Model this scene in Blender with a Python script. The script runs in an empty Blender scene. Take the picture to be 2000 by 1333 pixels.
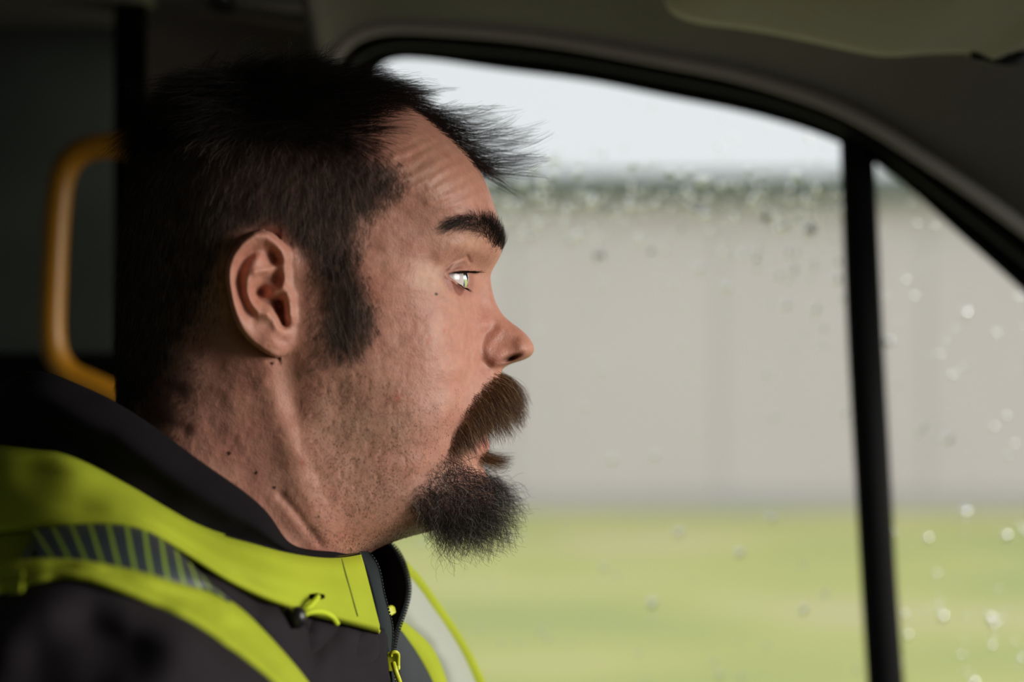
import bpy, bmesh, math, random
import numpy as np

# ------------------------------------------------------------------ camera, light, exposure
rng = np.random.default_rng(7)
random.seed(7)
SC = bpy.context.scene
COL = SC.collection
F = 60.0 / 36.0 * 2000.0          # focal length in pixels of the 2000 px wide frame
D = 0.87                          # camera to the driver's mid-plane (y = 0)
HZ = 1.95                         # eye height above the ground outside

cam_d = bpy.data.cameras.new('camera'); cam_d.lens = 60; cam_d.sensor_width = 36
cam_d.clip_start = 0.05; cam_d.clip_end = 400
cam_d.dof.use_dof = True; cam_d.dof.focus_distance = D - 0.032; cam_d.dof.aperture_fstop = 3.4
cam = bpy.data.objects.new('camera', cam_d); COL.objects.link(cam)
cam.location = (0, -D, HZ); cam.rotation_euler = (math.pi / 2, 0, 0)
SC.camera = cam

w = bpy.data.worlds.new('overcast_sky'); SC.world = w; w.use_nodes = True
wn = w.node_tree.nodes; bg = wn['Background']
bg.inputs['Color'].default_value = (0.93, 0.97, 1.0, 1); bg.inputs['Strength'].default_value = 1.0

sun_d = bpy.data.lights.new('veiled_sun', 'SUN'); sun_d.energy = 3.1; sun_d.angle = math.radians(30)
sun_d.color = (1.0, 0.945, 0.88)
sun = bpy.data.objects.new('veiled_sun', sun_d); COL.objects.link(sun)
sd = np.array([0.95, -0.25, 0.165]); sd /= np.linalg.norm(sd)       # towards the sun
from mathutils import Vector
sun.rotation_euler = Vector(sd).to_track_quat('Z', 'Y').to_euler()

vs = SC.view_settings
vs.view_transform = 'Standard'; vs.look = 'None'; vs.gamma = 1.0; vs.exposure = 0.0
vs.use_curve_mapping = False

# ------------------------------------------------------------------ helpers
def P(px, py, y):
    """photo pixel + depth (metres from the driver's mid-plane) -> world point"""
    px = np.asarray(px, float); py = np.asarray(py, float); y = np.asarray(y, float)
    s = (D + y) / F
    return np.stack([(px - 1000.0) * s, y + 0 * px, HZ + (666.5 - py) * s], -1)

def link(o, parent=None):
    COL.objects.link(o)
    if parent is not None: o.parent = parent
    return o

def tag(o, label=None, cat=None, group=None, kind=None):
    if label: o['label'] = label
    if cat: o['category'] = cat
    if group: o['group'] = group
    if kind: o['kind'] = kind
    return o

def empty(name, loc):
    o = bpy.data.objects.new(name, None); o.location = loc; o.empty_display_size = .05
    return link(o)

def settle(o):
    """keep world placement of a child whose vertices are in world space"""
    if o.parent is not None:
        p = o.parent; loc = Vector((0, 0, 0))
        while p is not None:
            loc += p.location; p = p.parent
        o.location = -loc
    return o

def mesh_obj(name, verts, faces, mat, parent=None, smooth=True, uv=None):
    me = bpy.data.meshes.new(name)
    me.from_pydata([tuple(v) for v in np.asarray(verts).reshape(-1, 3).tolist()], [], faces)
    if smooth: me.polygons.foreach_set('use_smooth', [True] * len(me.polygons))
    if mat is not None: me.materials.append(mat)
    if uv is not None:
        l = me.uv_layers.new(name='UVMap'); idx = np.zeros(len(me.loops), int)
        me.loops.foreach_get('vertex_index', idx)
        l.data.foreach_set('uv', np.asarray(uv, float)[idx].ravel())
    me.update()
    return settle(link(bpy.data.objects.new(name, me), parent))

def grid_faces(nr, nc, wrap=False, off=0):
    i = np.arange(nr - 1)[:, None] * nc; j = np.arange(nc - 1)[None, :]
    a = (i + j).ravel() + off
    f = np.stack([a, a + 1, a + nc + 1, a + nc], -1)
    if wrap:
        a = np.arange(nr - 1) * nc + off
        f = np.concatenate([f, np.stack([a + nc - 1, a, a + nc, a + 2 * nc - 1], -1)])
    return f

def cubic(tk, Pk, t):
    """natural cubic spline through Pk (n, m) at knots tk"""
    tk = np.asarray(tk, float); n = len(tk); h = np.diff(tk)
    A = np.eye(n); R = np.zeros_like(Pk)
    for i in range(1, n - 1):
        A[i, i - 1] = h[i - 1]; A[i, i] = 2 * (h[i - 1] + h[i]); A[i, i + 1] = h[i]
        R[i] = 6 * ((Pk[i + 1] - Pk[i]) / h[i] - (Pk[i] - Pk[i - 1]) / h[i - 1])
    M = np.linalg.solve(A, R)
    k = np.clip(np.searchsorted(tk, t, side='right') - 1, 0, n - 2)
    hh = h[k][:, None]; a = (tk[k + 1] - t)[:, None]; b = (t - tk[k])[:, None]
    return (M[k] * a ** 3 + M[k + 1] * b ** 3) / (6 * hh) + (Pk[k] / hh - M[k] * hh / 6) * a + (Pk[k + 1] / hh - M[k + 1] * hh / 6) * b

def curve(pts, n):
    """smooth curve through points, n samples, arc-length-like"""
    p = np.asarray(pts, float)
    t = np.concatenate([[0], np.cumsum(np.linalg.norm(np.diff(p, axis=0), axis=1))])
    return cubic(t, p, np.linspace(0, t[-1], n))

def seg_dist(x, y, poly):
    """distance to an open polyline, and parameter 0..1 along it"""
    d = np.full(x.shape, 1e9); tt = np.zeros(x.shape); n = len(poly) - 1
    for i in range(n):
        ax, ay = poly[i]; bx, by = poly[i + 1]
        vx, vy = bx - ax, by - ay
        t = np.clip(((x - ax) * vx + (y - ay) * vy) / (vx * vx + vy * vy + 1e-9), 0, 1)
        q = np.hypot(x - ax - t * vx, y - ay - t * vy)
        m = q < d; d = np.where(m, q, d); tt = np.where(m, (i + t) / n, tt)
    return d, tt

def inside(x, y, poly):
    r = np.zeros(x.shape, bool); n = len(poly)
    for i in range(n):
        ax, ay = poly[i]; bx, by = poly[(i + 1) % n]
        c = (ay > y) != (by > y)
        r ^= c & (x < (bx - ax) * (y - ay) / ((by - ay) if by != ay else 1e-9) + ax)
    return r

def sdf(x, y, poly):
    """signed distance, positive inside"""
    d, _ = seg_dist(x, y, list(poly) + [poly[0]])
    return np.where(inside(x, y, poly), d, -d)

def sm(a, b, x):
    t = np.clip((x - a) / (b - a), 0, 1); return t * t * (3 - 2 * t)

def ridge(x, y, path, sig):
    d, t = seg_dist(x, y, path); return np.exp(-d * d / (2 * sig * sig)), t

def vnoise(x, y, s, seed):
    """smooth value noise in -1..1"""
    r = np.random.default_rng(seed).uniform(-1, 1, (64, 64))
    u = x / s; v = y / s; i = np.floor(u).astype(int); j = np.floor(v).astype(int)
    fu = u - i; fv = v - j; fu = fu * fu * (3 - 2 * fu); fv = fv * fv * (3 - 2 * fv)
    g = lambda a, b: r[a % 64, b % 64]
    return (g(i, j) * (1 - fu) + g(i + 1, j) * fu) * (1 - fv) + (g(i, j + 1) * (1 - fu) + g(i + 1, j + 1) * fu) * fv

# ------------------------------------------------------------------ materials
def mat(name, col=(.5, .5, .5), rough=.6, **kw):
    m = bpy.data.materials.new(name); m.use_nodes = True
    b = m.node_tree.nodes['Principled BSDF']
    b.inputs['Base Color'].default_value = (*col, 1); b.inputs['Roughness'].default_value = rough
    for k, v in kw.items():
        b.inputs[k.replace('_', ' ')].default_value = v
    return m

def N(m, t, **kw):
    n = m.node_tree.nodes.new(t)
    for k, v in kw.items(): setattr(n, k, v)
    return n

def noisy(m, scale, amount, bump=0.0, bump_scale=None, detail=4, dist=0.002):
    """vary the base colour a little and add fine relief"""
    nt = m.node_tree; b = nt.nodes['Principled BSDF']
    c = b.inputs['Base Color'].default_value[:3]
    tc = N(m, 'ShaderNodeTexCoord'); n = N(m, 'ShaderNodeTexNoise')
    n.inputs['Scale'].default_value = scale; n.inputs['Detail'].default_value = detail
    nt.links.new(tc.outputs['Object'], n.inputs['Vector'])
    r = N(m, 'ShaderNodeMix', data_type='RGBA')
    r.inputs[6].default_value = (*[v * (1 - amount) for v in c], 1)
    r.inputs[7].default_value = (*[min(1, v * (1 + amount)) for v in c], 1)
    nt.links.new(n.outputs['Fac'], r.inputs[0]); nt.links.new(r.outputs[2], b.inputs['Base Color'])
    if bump:
        n2 = N(m, 'ShaderNodeTexNoise'); n2.inputs['Scale'].default_value = bump_scale or scale * 8
        n2.inputs['Detail'].default_value = 3
        nt.links.new(tc.outputs['Object'], n2.inputs['Vector'])
        bp = N(m, 'ShaderNodeBump'); bp.inputs['Strength'].default_value = bump; bp.inputs['Distance'].default_value = dist
        nt.links.new(n2.outputs['Fac'], bp.inputs['Height']); nt.links.new(bp.outputs['Normal'], b.inputs['Normal'])
    return m

def skin_mat():
    m = mat('skin', (.5, .26, .18), .5)
    nt = m.node_tree; b = nt.nodes['Principled BSDF']
    at = N(m, 'ShaderNodeVertexColor', layer_name='tone')
    tc = N(m, 'ShaderNodeTexCoord')
    n = N(m, 'ShaderNodeTexNoise'); n.inputs['Scale'].default_value = 260; n.inputs['Detail'].default_value = 5
    n3 = N(m, 'ShaderNodeTexNoise'); n3.inputs['Scale'].default_value = 60; n3.inputs['Detail'].default_value = 5
    for q in (n, n3): nt.links.new(tc.outputs['Object'], q.inputs['Vector'])
    mr = N(m, 'ShaderNodeMapRange'); mr.inputs['From Min'].default_value = .3; mr.inputs['From Max'].default_value = .7
    mr.inputs['To Min'].default_value = .87; mr.inputs['To Max'].default_value = 1.12
    nt.links.new(n.outputs['Fac'], mr.inputs['Value'])
    mx = N(m, 'ShaderNodeMix', data_type='RGBA', blend_type='MULTIPLY'); mx.inputs[0].default_value = .75
    nt.links.new(at.outputs['Color'], mx.inputs[6]); nt.links.new(mr.outputs[0], mx.inputs[7])
    # blotches: redder against yellower skin
    rb = N(m, 'ShaderNodeValToRGB'); rb.color_ramp.elements[0].position = .35; rb.color_ramp.elements[1].position = .68
    rb.color_ramp.elements[0].color = (1.05, 1.06, 1.0, 1); rb.color_ramp.elements[1].color = (.98, .84, .80, 1)
    nt.links.new(n3.outputs['Fac'], rb.inputs['Fac'])
    m2 = N(m, 'ShaderNodeMix', data_type='RGBA', blend_type='MULTIPLY'); m2.inputs[0].default_value = .8
    nt.links.new(mx.outputs[2], m2.inputs[6]); nt.links.new(rb.outputs['Color'], m2.inputs[7])
    nt.links.new(m2.outputs[2], b.inputs['Base Color'])
    b.inputs['Subsurface Weight'].default_value = .22
    b.inputs['Subsurface Radius'].default_value = (1, .35, .2); b.inputs['Subsurface Scale'].default_value = .004
    b.inputs['Specular IOR Level'].default_value = .35
    v = N(m, 'ShaderNodeTexVoronoi'); v.inputs['Scale'].default_value = 900
    nt.links.new(tc.outputs['Object'], v.inputs['Vector'])
    n2 = N(m, 'ShaderNodeTexNoise'); n2.inputs['Scale'].default_value = 420; n2.inputs['Detail'].default_value = 4
    nt.links.new(tc.outputs['Object'], n2.inputs['Vector'])
    ad = N(m, 'ShaderNodeMath', operation='MULTIPLY_ADD'); ad.inputs[1].default_value = .35
    nt.links.new(v.outputs['Distance'], ad.inputs[0]); nt.links.new(n2.outputs['Fac'], ad.inputs[2])
    bp = N(m, 'ShaderNodeBump'); bp.inputs['Strength'].default_value = .40; bp.inputs['Distance'].default_value = .0006
    nt.links.new(ad.outputs[0], bp.inputs['Height']); nt.links.new(bp.outputs['Normal'], b.inputs['Normal'])
    return m

def hair_mat(name, cols, rough=.45):
    """strand colour differs from strand to strand"""
    m = mat(name, cols[0], rough)
    nt = m.node_tree; b = nt.nodes['Principled BSDF']
    hi = N(m, 'ShaderNodeHairInfo'); cr = N(m, 'ShaderNodeValToRGB')
    el = cr.color_ramp.elements
    el[0].color = (*cols[0], 1); el[0].position = 0; el[1].color = (*cols[-1], 1); el[1].position = 1
    for i, c in enumerate(cols[1:-1]):
        e = el.new([.55, .85, .95][i]); e.color = (*c, 1)
    nt.links.new(hi.outputs['Random'], cr.inputs['Fac']); nt.links.new(cr.outputs['Color'], b.inputs['Base Color'])
    b.inputs['Specular IOR Level'].default_value = .25
    return m

def fabric(name, col, rough=.85, amount=.12, bump=.25, bs=900):
    m = noisy(mat(name, col, rough), 45, amount, bump, bs, dist=.0006)
    m.node_tree.nodes['Principled BSDF'].inputs['Specular IOR Level'].default_value = .12
    return m

def tape_mat(name, dark, light, freq, duty, rough=.35):
    """flat print of narrow stripes across the tape, along u"""
    m = mat(name, dark, rough); nt = m.node_tree; b = nt.nodes['Principled BSDF']
    uv = N(m, 'ShaderNodeUVMap'); sp = N(m, 'ShaderNodeSeparateXYZ'); nt.links.new(uv.outputs['UV'], sp.inputs[0])
    mu = N(m, 'ShaderNodeMath', operation='MULTIPLY'); mu.inputs[1].default_value = freq
    fr = N(m, 'ShaderNodeMath', operation='FRACT'); gt = N(m, 'ShaderNodeMath', operation='LESS_THAN'); gt.inputs[1].default_value = duty
    sl_ = N(m, 'ShaderNodeMath', operation='MULTIPLY_ADD'); sl_.inputs[1].default_value = -.07; nt.links.new(sp.outputs['Y'], sl_.inputs[0]); nt.links.new(sp.outputs['X'], sl_.inputs[2]); nt.links.new(sl_.outputs[0], mu.inputs[0]); nt.links.new(mu.outputs[0], fr.inputs[0]); nt.links.new(fr.outputs[0], gt.inputs[0])
    mx = N(m, 'ShaderNodeMix', data_type='RGBA'); mx.inputs[6].default_value = (*dark, 1); mx.inputs[7].default_value = (*light, 1)
    nt.links.new(gt.outputs[0], mx.inputs[0]); nt.links.new(mx.outputs[2], b.inputs['Base Color'])
    return m

HIVIS = (.39, .45, .030)
M = dict(
    skin=skin_mat(),
    hair=hair_mat('head_hair', [(.016, .010, .008), (.045, .029, .020), (.10, .068, .047), (.33, .26, .20)]),
    tophair=hair_mat('top_hair', [(.006, .005, .005), (.012, .009, .008), (.03, .02, .015), (.05, .035, .028)]),
    brow=hair_mat('brow_hair', [(.010, .007, .006), (.02, .013, .010), (.03, .02, .016)]),
    beard=hair_mat('beard_hair', [(.008, .006, .005), (.018, .012, .010), (.04, .027, .02), (.42, .36, .32)]),
    moustache=hair_mat('moustache_hair', [(.026, .010, .004), (.080, .034, .012), (.21, .095, .035), (.60, .40, .20)]),
    sclera=mat('eye_white', (.62, .55, .52), .18, Specular_IOR_Level=.6),
    iris=noisy(mat('iris', (.16, .17, .14), .4), 900, .5),
    cornea=mat('cornea', (1, 1, 1), .02, Transmission_Weight=1.0, IOR=1.376),
    pupil=mat('pupil', (.004, .004, .004), .5),
    lining=fabric('dark_fleece', (.008, .0066, .0082), .95, .2),
    body=fabric('charcoal_softshell', (.022, .0182, .0212), .9, .2),
    hivis=fabric('hivis_yellow', HIVIS, .75, .10),
    tape=tape_mat('reflective_tape_striped', (.034, .042, .047), (.20, .30, .03), 12, .22, .45),
    tape2=tape_mat('reflective_tape_fine', (.44, .45, .44), (.42, .48, .22), 34, .30, .4),
    zip=mat('zip_rubber', (.016, .022, .025), .75, Specular_IOR_Level=.2),
    zipmetal=mat('zip_teeth', (.018, .025, .028), .4),
    yplastic=mat('yellow_plastic', (.62, .66, .03), .35),
    bplastic=mat('black_plastic', (.012, .012, .012), .3),
    cord=fabric('yellow_cord', (.55, .66, .04), .7),
    seam=mat('stitching', (.10, .13, .012), .9),
    headliner=noisy(mat('grey_headliner', (.20, .18, .15), .9), 30, .08, .3, 700, dist=.0008),
    pillar=noisy(mat('warm_grey_pillar', (.19, .155, .13), .6), 40, .08, .2, 500, dist=.0006),
    rubber=noisy(mat('black_rubber', (.006, .006, .006), .75, Specular_IOR_Level=.15), 60, .2),
    rubber_ridge=mat('grey_seal_lip', (.035, .033, .030), .5),
    post=mat('black_post', (.004, .004, .004), .8, Specular_IOR_Level=.1),
    green=noisy(mat('dark_green_panel', (.085, .10, .085), .5), 12, .25),
    rail=noisy(mat('amber_rail_paint', (.46, .20, .010), .35), 30, .06),
    visor=noisy(mat('sun_visor_vinyl', (.42, .39, .31), .85), 40, .06, .35, 900, dist=.0006),
    seat=fabric('seat_cloth', (.03, .03, .035), .95),
    dark=mat('dark_cab_plastic', (.02, .02, .02), .7),
)

def glass_mat(name, tint, film=.06, gloss=.04):
    m = bpy.data.materials.new(name); m.use_nodes = True; nt = m.node_tree
    for n in list(nt.nodes):
        if n.type == 'BSDF_PRINCIPLED': nt.nodes.remove(n)
    out = nt.nodes['Material Output']
    tr = N(m, 'ShaderNodeBsdfTransparent'); tr.inputs['Color'].default_value = (*tint, 1)
    tl = N(m, 'ShaderNodeBsdfTranslucent'); tl.inputs['Color'].default_value = (.8, .82, .82, 1)
    gl = N(m, 'ShaderNodeBsdfGlossy'); gl.inputs['Roughness'].default_value = .03
    a = N(m, 'ShaderNodeMixShader'); a.inputs[0].default_value = film
    b2 = N(m, 'ShaderNodeMixShader'); b2.inputs[0].default_value = gloss
    nt.links.new(tr.outputs[0], a.inputs[1]); nt.links.new(tl.outputs[0], a.inputs[2])
    nt.links.new(a.outputs[0], b2.inputs[1]); nt.links.new(gl.outputs[0], b2.inputs[2])
    nt.links.new(b2.outputs[0], out.inputs['Surface'])
    return m
M['glass'] = glass_mat('misted_door_glass', (.92, .925, .93), .14)
M['drop'] = mat('rain_water', (1, 1, 1), .0, Transmission_Weight=1.0, IOR=1.33)




# ------------------------------------------------------------------ van cab: door frame, glass, headliner, pillar, bulkhead
YW = 0.45
EDGE = [(628, 330), (634, 210), (645, 140), (664, 104), (700, 76), (740, 64), (831, 62), (950, 70), (1090, 87), (1300, 126), (1430, 152), (1540, 184),
        (1650, 226), (1790, 310), (1895, 380), (2000, 456), (2150, 575), (2330, 735)]
GLASS = [(716, 330), (718, 220), (724, 165), (735, 138), (757, 121), (803, 115), (870, 121), (950, 133), (1160, 161), (1300, 189), (1440, 217), (1545, 245),
         (1640, 280), (1745, 345), (1860, 446), (1930, 508), (2000, 572), (2150, 715), (2330, 890)]

def strip(name, rows, m, parent=None, n=140, thick=0.0, nv=None, uv=True):
    """lofted strip: rows of (px, py, y) control points, smooth along and across"""
    C = np.stack([curve(r, n) for r in rows])                       # rows, n, 3
    if nv:
        k = np.concatenate([[0], np.cumsum(np.maximum(np.linalg.norm(np.diff(C[:, :, :2], axis=0), axis=2).mean(1), 6))])
        C = cubic(k, C.reshape(len(rows), -1), np.linspace(0, k[-1], nv)).reshape(nv, n, 3)
    V = P(C[..., 0], C[..., 1], C[..., 2]).reshape(-1, 3)
    u, v = np.meshgrid(np.linspace(0, 1, n), np.linspace(0, 1, C.shape[0]))
    o = mesh_obj(name, V, grid_faces(C.shape[0], n).tolist(), m, parent, uv=np.stack([u.ravel(), v.ravel()], -1))
    if thick:
        s = o.modifiers.new('thickness', 'SOLIDIFY'); s.thickness = thick; s.offset = -1
    return o

def withy(pts, y): return [(a, b, y) for a, b in pts]

def resamp(pts, n):
    p = np.asarray(pts, float); return curve(p, n)

e = resamp(EDGE, 60); g = resamp(GLASS, 60)
lerp = lambda t: e * (1 - t) + g * t
fr_rows = [(0.0, .415), (.10, .425), (.18, .437), (.30, .432), (.45, .430), (.55, .436), (.62, .440), (.86, .440), (.97, .444), (1.0, .452)]
door = empty('door_1', (0.1, YW, 1.5)); tag(door, kind='structure')
strip('window_frame', [np.c_[lerp(t), np.full(60, y)] for t, y in fr_rows], M['rubber'], door, n=200)
strip('seal_lip', [np.c_[lerp(t), np.full(60, y)] for t, y in [(.22, .430), (.32, .4245), (.44, .4245), (.52, .430)]], M['rubber_ridge'], door, n=200)

# division bar between the two panes
bl = curve([(1640, 262), (1644, 380), (1652, 600), (1668, 900), (1684, 1180), (1694, 1340), (1704, 1500)], 30)
br = curve([(1706, 262), (1712, 380), (1722, 600), (1738, 900), (1754, 1180), (1766, 1340), (1776, 1500)], 30)
rows = []
for t, y in [(0, .456), (0, .440), (.12, .433), (.88, .433), (1, .440), (1, .456)]:
    rows.append(np.c_[bl * (1 - t) + br * t, np.full(30, y)])
bar = strip('division_bar', rows, M['rubber'], door, n=40)

# rear jamb and lower door panel
strip('rear_jamb', [[(628, 320, .415), (622, 700, .415), (615, 1100, .415), (612, 1500, .415)],
                    [(670, 320, .432), (666, 700, .432), (660, 1100, .432), (656, 1500, .432)],
                    [(716, 325, .452), (712, 700, .452), (706, 1100, .452), (702, 1500, .452)]], M['rubber'], door, n=30)
def box(name, lo, hi, m, parent=None, bevel=.0, kind=None):
    v = [(x, y, z) for z in (lo[2], hi[2]) for y in (lo[1], hi[1]) for x in (lo[0], hi[0])]
    f = [(0, 2, 3, 1), (4, 5, 7, 6), (0, 1, 5, 4), (2, 6, 7, 3), (0, 4, 6, 2), (1, 3, 7, 5)]
    o = mesh_obj(name, v, f, m, parent, smooth=False)
    if bevel:
        b = o.modifiers.new('bevel', 'BEVEL'); b.width = bevel; b.segments = 3
    if kind: o['kind'] = kind
    return o
box('door_panel', (-.17, .42, .80), (.62, .47, 1.63), M['dark'], door, .01)

# glass panes with rain on the outside
def pane(name, loop):
    V = P(loop[:, 0], loop[:, 1], np.full(len(loop), YW + .003))
    return mesh_obj(name, V, [list(range(len(V)))], M['glass'], None, smooth=False)
top = [p for p in g if p[0] > 730 and p[0] < 1650]
loop1 = np.array([(702, 1500), (712, 700), (716, 330), (720, 220)] + [tuple(p) for p in top] + [(1655, 290), (1690, 900), (1712, 1500)])
win1 = tag(pane('window_1', loop1), kind='structure')
top2 = [p for p in g if p[0] > 1700]
loop2 = np.array([(1745, 1500), (1720, 900), (1690, 320)] + [tuple(p) for p in top2] + [(2330, 1500)])
win2 = tag(pane('window_2', loop2), kind='structure')

def drops(name, parent, loop, n, seed):
    r = np.random.default_rng(seed); V = []; Fc = []; cnt = 0
    lo = loop.min(0); hi = loop.max(0); tries = 0
    while cnt < n and tries < 60000:
        tries += 1
        x = r.uniform(lo[0], min(hi[0], 2060)); y = r.uniform(lo[1], min(hi[1], 1400))
        if sdf(np.array([x]), np.array([y]), [tuple(q) for q in loop])[0] < 4: continue
        dens = .012 + .98 * math.exp(-((y - 430) / 100.0) ** 2) + (.02 if y > 340 else 0) if x < 1690 else .35 + .3 * (x - 1700) / 300
        if r.uniform() > dens: continue
        rad = r.gamma(3, .00042) + .0003; rad = min(rad, .0034)
        c = P(x, y, YW + .0032); ex = r.uniform(.9, 1.1); ez = r.uniform(.95, 1.35); base = len(V)
        NA, NL = 8, 3
        for k in range(NL):
            a = k / NL * math.pi / 2
            for q in range(NA):
                th = q / NA * 2 * math.pi
                V.append((c[0] + rad * ex * math.cos(a) * math.cos(th), c[1] + rad * .42 * math.sin(a), c[2] + rad * ez * math.cos(a) * math.sin(th)))
        V.append((c[0], c[1] + rad * .42, c[2]))
        for k in range(NL - 1):
            for q in range(NA):
                q2 = (q + 1) % NA
                Fc.append((base + k * NA + q, base + k * NA + q2, base + (k + 1) * NA + q2, base + (k + 1) * NA + q))
        for q in range(NA): Fc.append((base + (NL - 1) * NA + q, base + (NL - 1) * NA + (q + 1) % NA, base + NL * NA))
        Fc.append([base + q for q in range(NA)][::-1])
        cnt += 1
    o = mesh_obj(name, V, Fc, M['drop'], parent); o['kind'] = 'stuff'
    return o
drops('raindrops', win1, loop1, 760, 3)
drops('raindrops', win2, loop2, 120, 4)

# headliner: from the door edge up and over to the camera side
eW = P(e[:, 0], e[:, 1], np.full(60, .415))
rowsW = []
for gk, y in [(0, .417), (.0, .405), (.05, .392), (.13, .375), (.30, .335), (.58, .27), (.85, .19), (1.0, .10), (1.0, -.25), (1.0, -.80), (.99, -1.32)]:
    r = eW.copy(); r[:, 1] = y
    ztop = HZ + .262 - .02 * np.clip(r[:, 0], 0, 1)
    r[:, 2] = eW[:, 2] + (ztop - eW[:, 2]) * gk
    rowsW.append(r)
A = np.stack(rowsW)
k = np.arange(len(rowsW)); A = cubic(k, A.reshape(len(k), -1), np.linspace(0, len(k) - 1, 60)).reshape(60, 60, 3)
sel = A[:, 5:, :]
ceil = mesh_obj('ceiling', sel.reshape(-1, 3), grid_faces(60, sel.shape[1]).tolist(), M['headliner']); tag(ceil, kind='structure')
s = ceil.modifiers.new('thickness', 'SOLIDIFY'); s.thickness = .008; s.offset = -1
lipm = noisy(mat('lining_edge_highlight', (.55, .50, .43), .8), 40, .06)
ep = P(e[4:, 0], e[4:, 1] - 9, np.full(56, .394))
# (edge bead round the door opening; highlight on the lining put into its lighter colour)
# roof over the rear of the cab and lining edge above the pillar
box('ceiling', (-.60, -1.32, HZ + .262), (-.06, .60, HZ + .275), M['headliner'], None, 0, 'structure')

# B-pillar trim, black post, dark green side panel behind
pil = strip('trim_1', [[(288, 18, .425), (420, 22, .425), (560, 44, .425), (690, 60, .425)],
                 [(288, 120, .435), (420, 120, .435), (560, 130, .435), (690, 140, .432)],
                 [(288, 700, .435), (420, 700, .435), (560, 700, .435), (690, 700, .435)],
                 [(288, 1500, .435), (420, 1500, .435), (560, 1500, .435), (690, 1500, .435)]], M['pillar'], None, n=30)
tag(pil, kind='structure')
lp = strip('trim_2', [[(300, -60, .36), (420, -60, .36), (560, -50, .36), (720, -40, .36)],
                 [(300, -15, .385), (420, -6, .385), (560, 14, .385), (720, 30, .385)],
                 [(300, 12, .405), (420, 20, .405), (560, 40, .405), (720, 60, .405)],
                 [(300, 20, .424), (420, 26, .424), (560, 46, .424), (720, 68, .424)]], M['headliner'], None, n=40, nv=16)
tag(lp, kind='structure')
mt = mesh_obj('coat_hook', *(lambda c: ([(c[0] + .012 * math.cos(a) * (1 - .25 * k), c[1] - .01 * k, c[2] + .009 * math.sin(a) * (1 - .25 * k)) for k in range(3) for a in np.linspace(0, 2 * math.pi, 13)[:-1]] + [tuple(c + np.array([0, -.024, 0]))],
        grid_faces(3, 12, True).tolist() + [(24 + q, 24 + (q + 1) % 12, 36) for q in range(12)]))(P(438, 4, .392)), M['bplastic'])
tag(mt, 'small black coat hook on the grey roof lining above the pillar', 'hook')

pc = P(np.array([228, 300]), np.array([0, 0]), np.array([.47, .47]))
box('trim_3', (pc[0][0], .455, .80), (pc[1][0], .50, HZ + .262), M['post'], None, .006, 'structure')
wl = P(np.array([-420, 300]), np.array([690, 690]), np.array([.56, .56]))
box('wall_left', (wl[0][0], .56, wl[0][2]), (wl[1][0] + .02, .575, HZ + .262), M['green'], None, 0, 'structure')
box('trim_4', (wl[0][0], .545, .80), (wl[1][0] + .02, .575, wl[0][2]), M['post'], None, .004, 'structure')
box('wall_back', (-.62, -1.32, .80), (-.60, .575, HZ + .275), M['green'], None, 0, 'structure')
box('floor', (-.62, -1.32, .77), (.95, .575, .80), M['dark'], None, 0, 'structure')  # unseen cab floor, added to keep ground bounce out of the cab

dash = empty('dashboard', (.75, -.42, .80)); tag(dash, 'unseen dark dashboard added across the cab front to block low daylight', 'dashboard')  # out of view, added to cut low light from the front opening
dp = [(.98, .80), (.60, .80), (.56, 1.10), (.50, 1.32), (.51, 1.44), (.58, 1.50), (.72, 1.53), (.98, 1.54)]
mesh_obj('dash_top', [(x_, y_, z_) for y_ in (-1.31, -.9, -.45, 0, .40) for x_, z_ in dp], grid_faces(5, 8, True).tolist() + [list(range(8)), list(range(32, 40))[::-1]], M['dark'], dash, smooth=False)
# unseen passenger side, added without a window to block daylight from there
box('wall_right_light_block', (-.62, -1.34, .80), (.95, -1.32, HZ - .36), M['dark'], None, 0, 'structure')
box('wall_right_light_block', (-.62, -1.34, HZ - .36), (.95, -1.32, HZ + .275), M['dark'], None, 0, 'structure')  # closes the window area so daylight enters from the front only

# amber grab rail on the post
def tube(name, pts, rad, m, parent=None, n=60, ns=16, taper=None, cap=True):
    c = curve(pts, n); t = np.gradient(c, axis=0); t /= np.linalg.norm(t, axis=1)[:, None]
    up = np.array([0, 1.0, 0]) if abs(t[0][1]) < .9 else np.array([1.0, 0, 0]); V = []
    for i in range(n):
        up = up - t[i] * np.dot(up, t[i]); up /= np.linalg.norm(up)
        s_ = np.cross(t[i], up); r = rad * (taper[i] if taper is not None else 1)
        for q in range(ns):
            a = 2 * math.pi * q / ns; V.append(c[i] + r * (math.cos(a) * up + math.sin(a) * s_))
    f = grid_faces(n, ns, True).tolist()
    if cap: f += [list(range(ns))[::-1], list(range((n - 1) * ns, n * ns))]
    return mesh_obj(name, V, f, m, parent)
tube('edge_highlight', ep, .0050, lipm, ceil, n=160, ns=12)
YR = .43
rp = [(262, 284), (235, 284), (200, 286), (165, 294), (138, 314), (122, 345), (114, 390), (109, 450), (105, 530), (102, 610), (103, 660), (112, 700), (135, 730), (170, 748), (205, 764), (262, 790)]
rail = empty('grab_rail', P(262, 540, YR)); tag(rail, 'amber yellow bent tube grab rail on black post behind the driver', 'grab rail')
tube('rail_tube', P(*np.array(rp, float).T, np.full(len(rp), YR)), .0098, M['rail'], rail, n=110, ns=20)
for a, b in ((266, 284), (266, 790)):
    c = P(a, b, YR)
    tube('flange', [c, c + np.array([.006, .008, 0]), c + np.array([.012, .022, 0])], .016, M['rail'], rail, n=4, ns=20)

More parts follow.
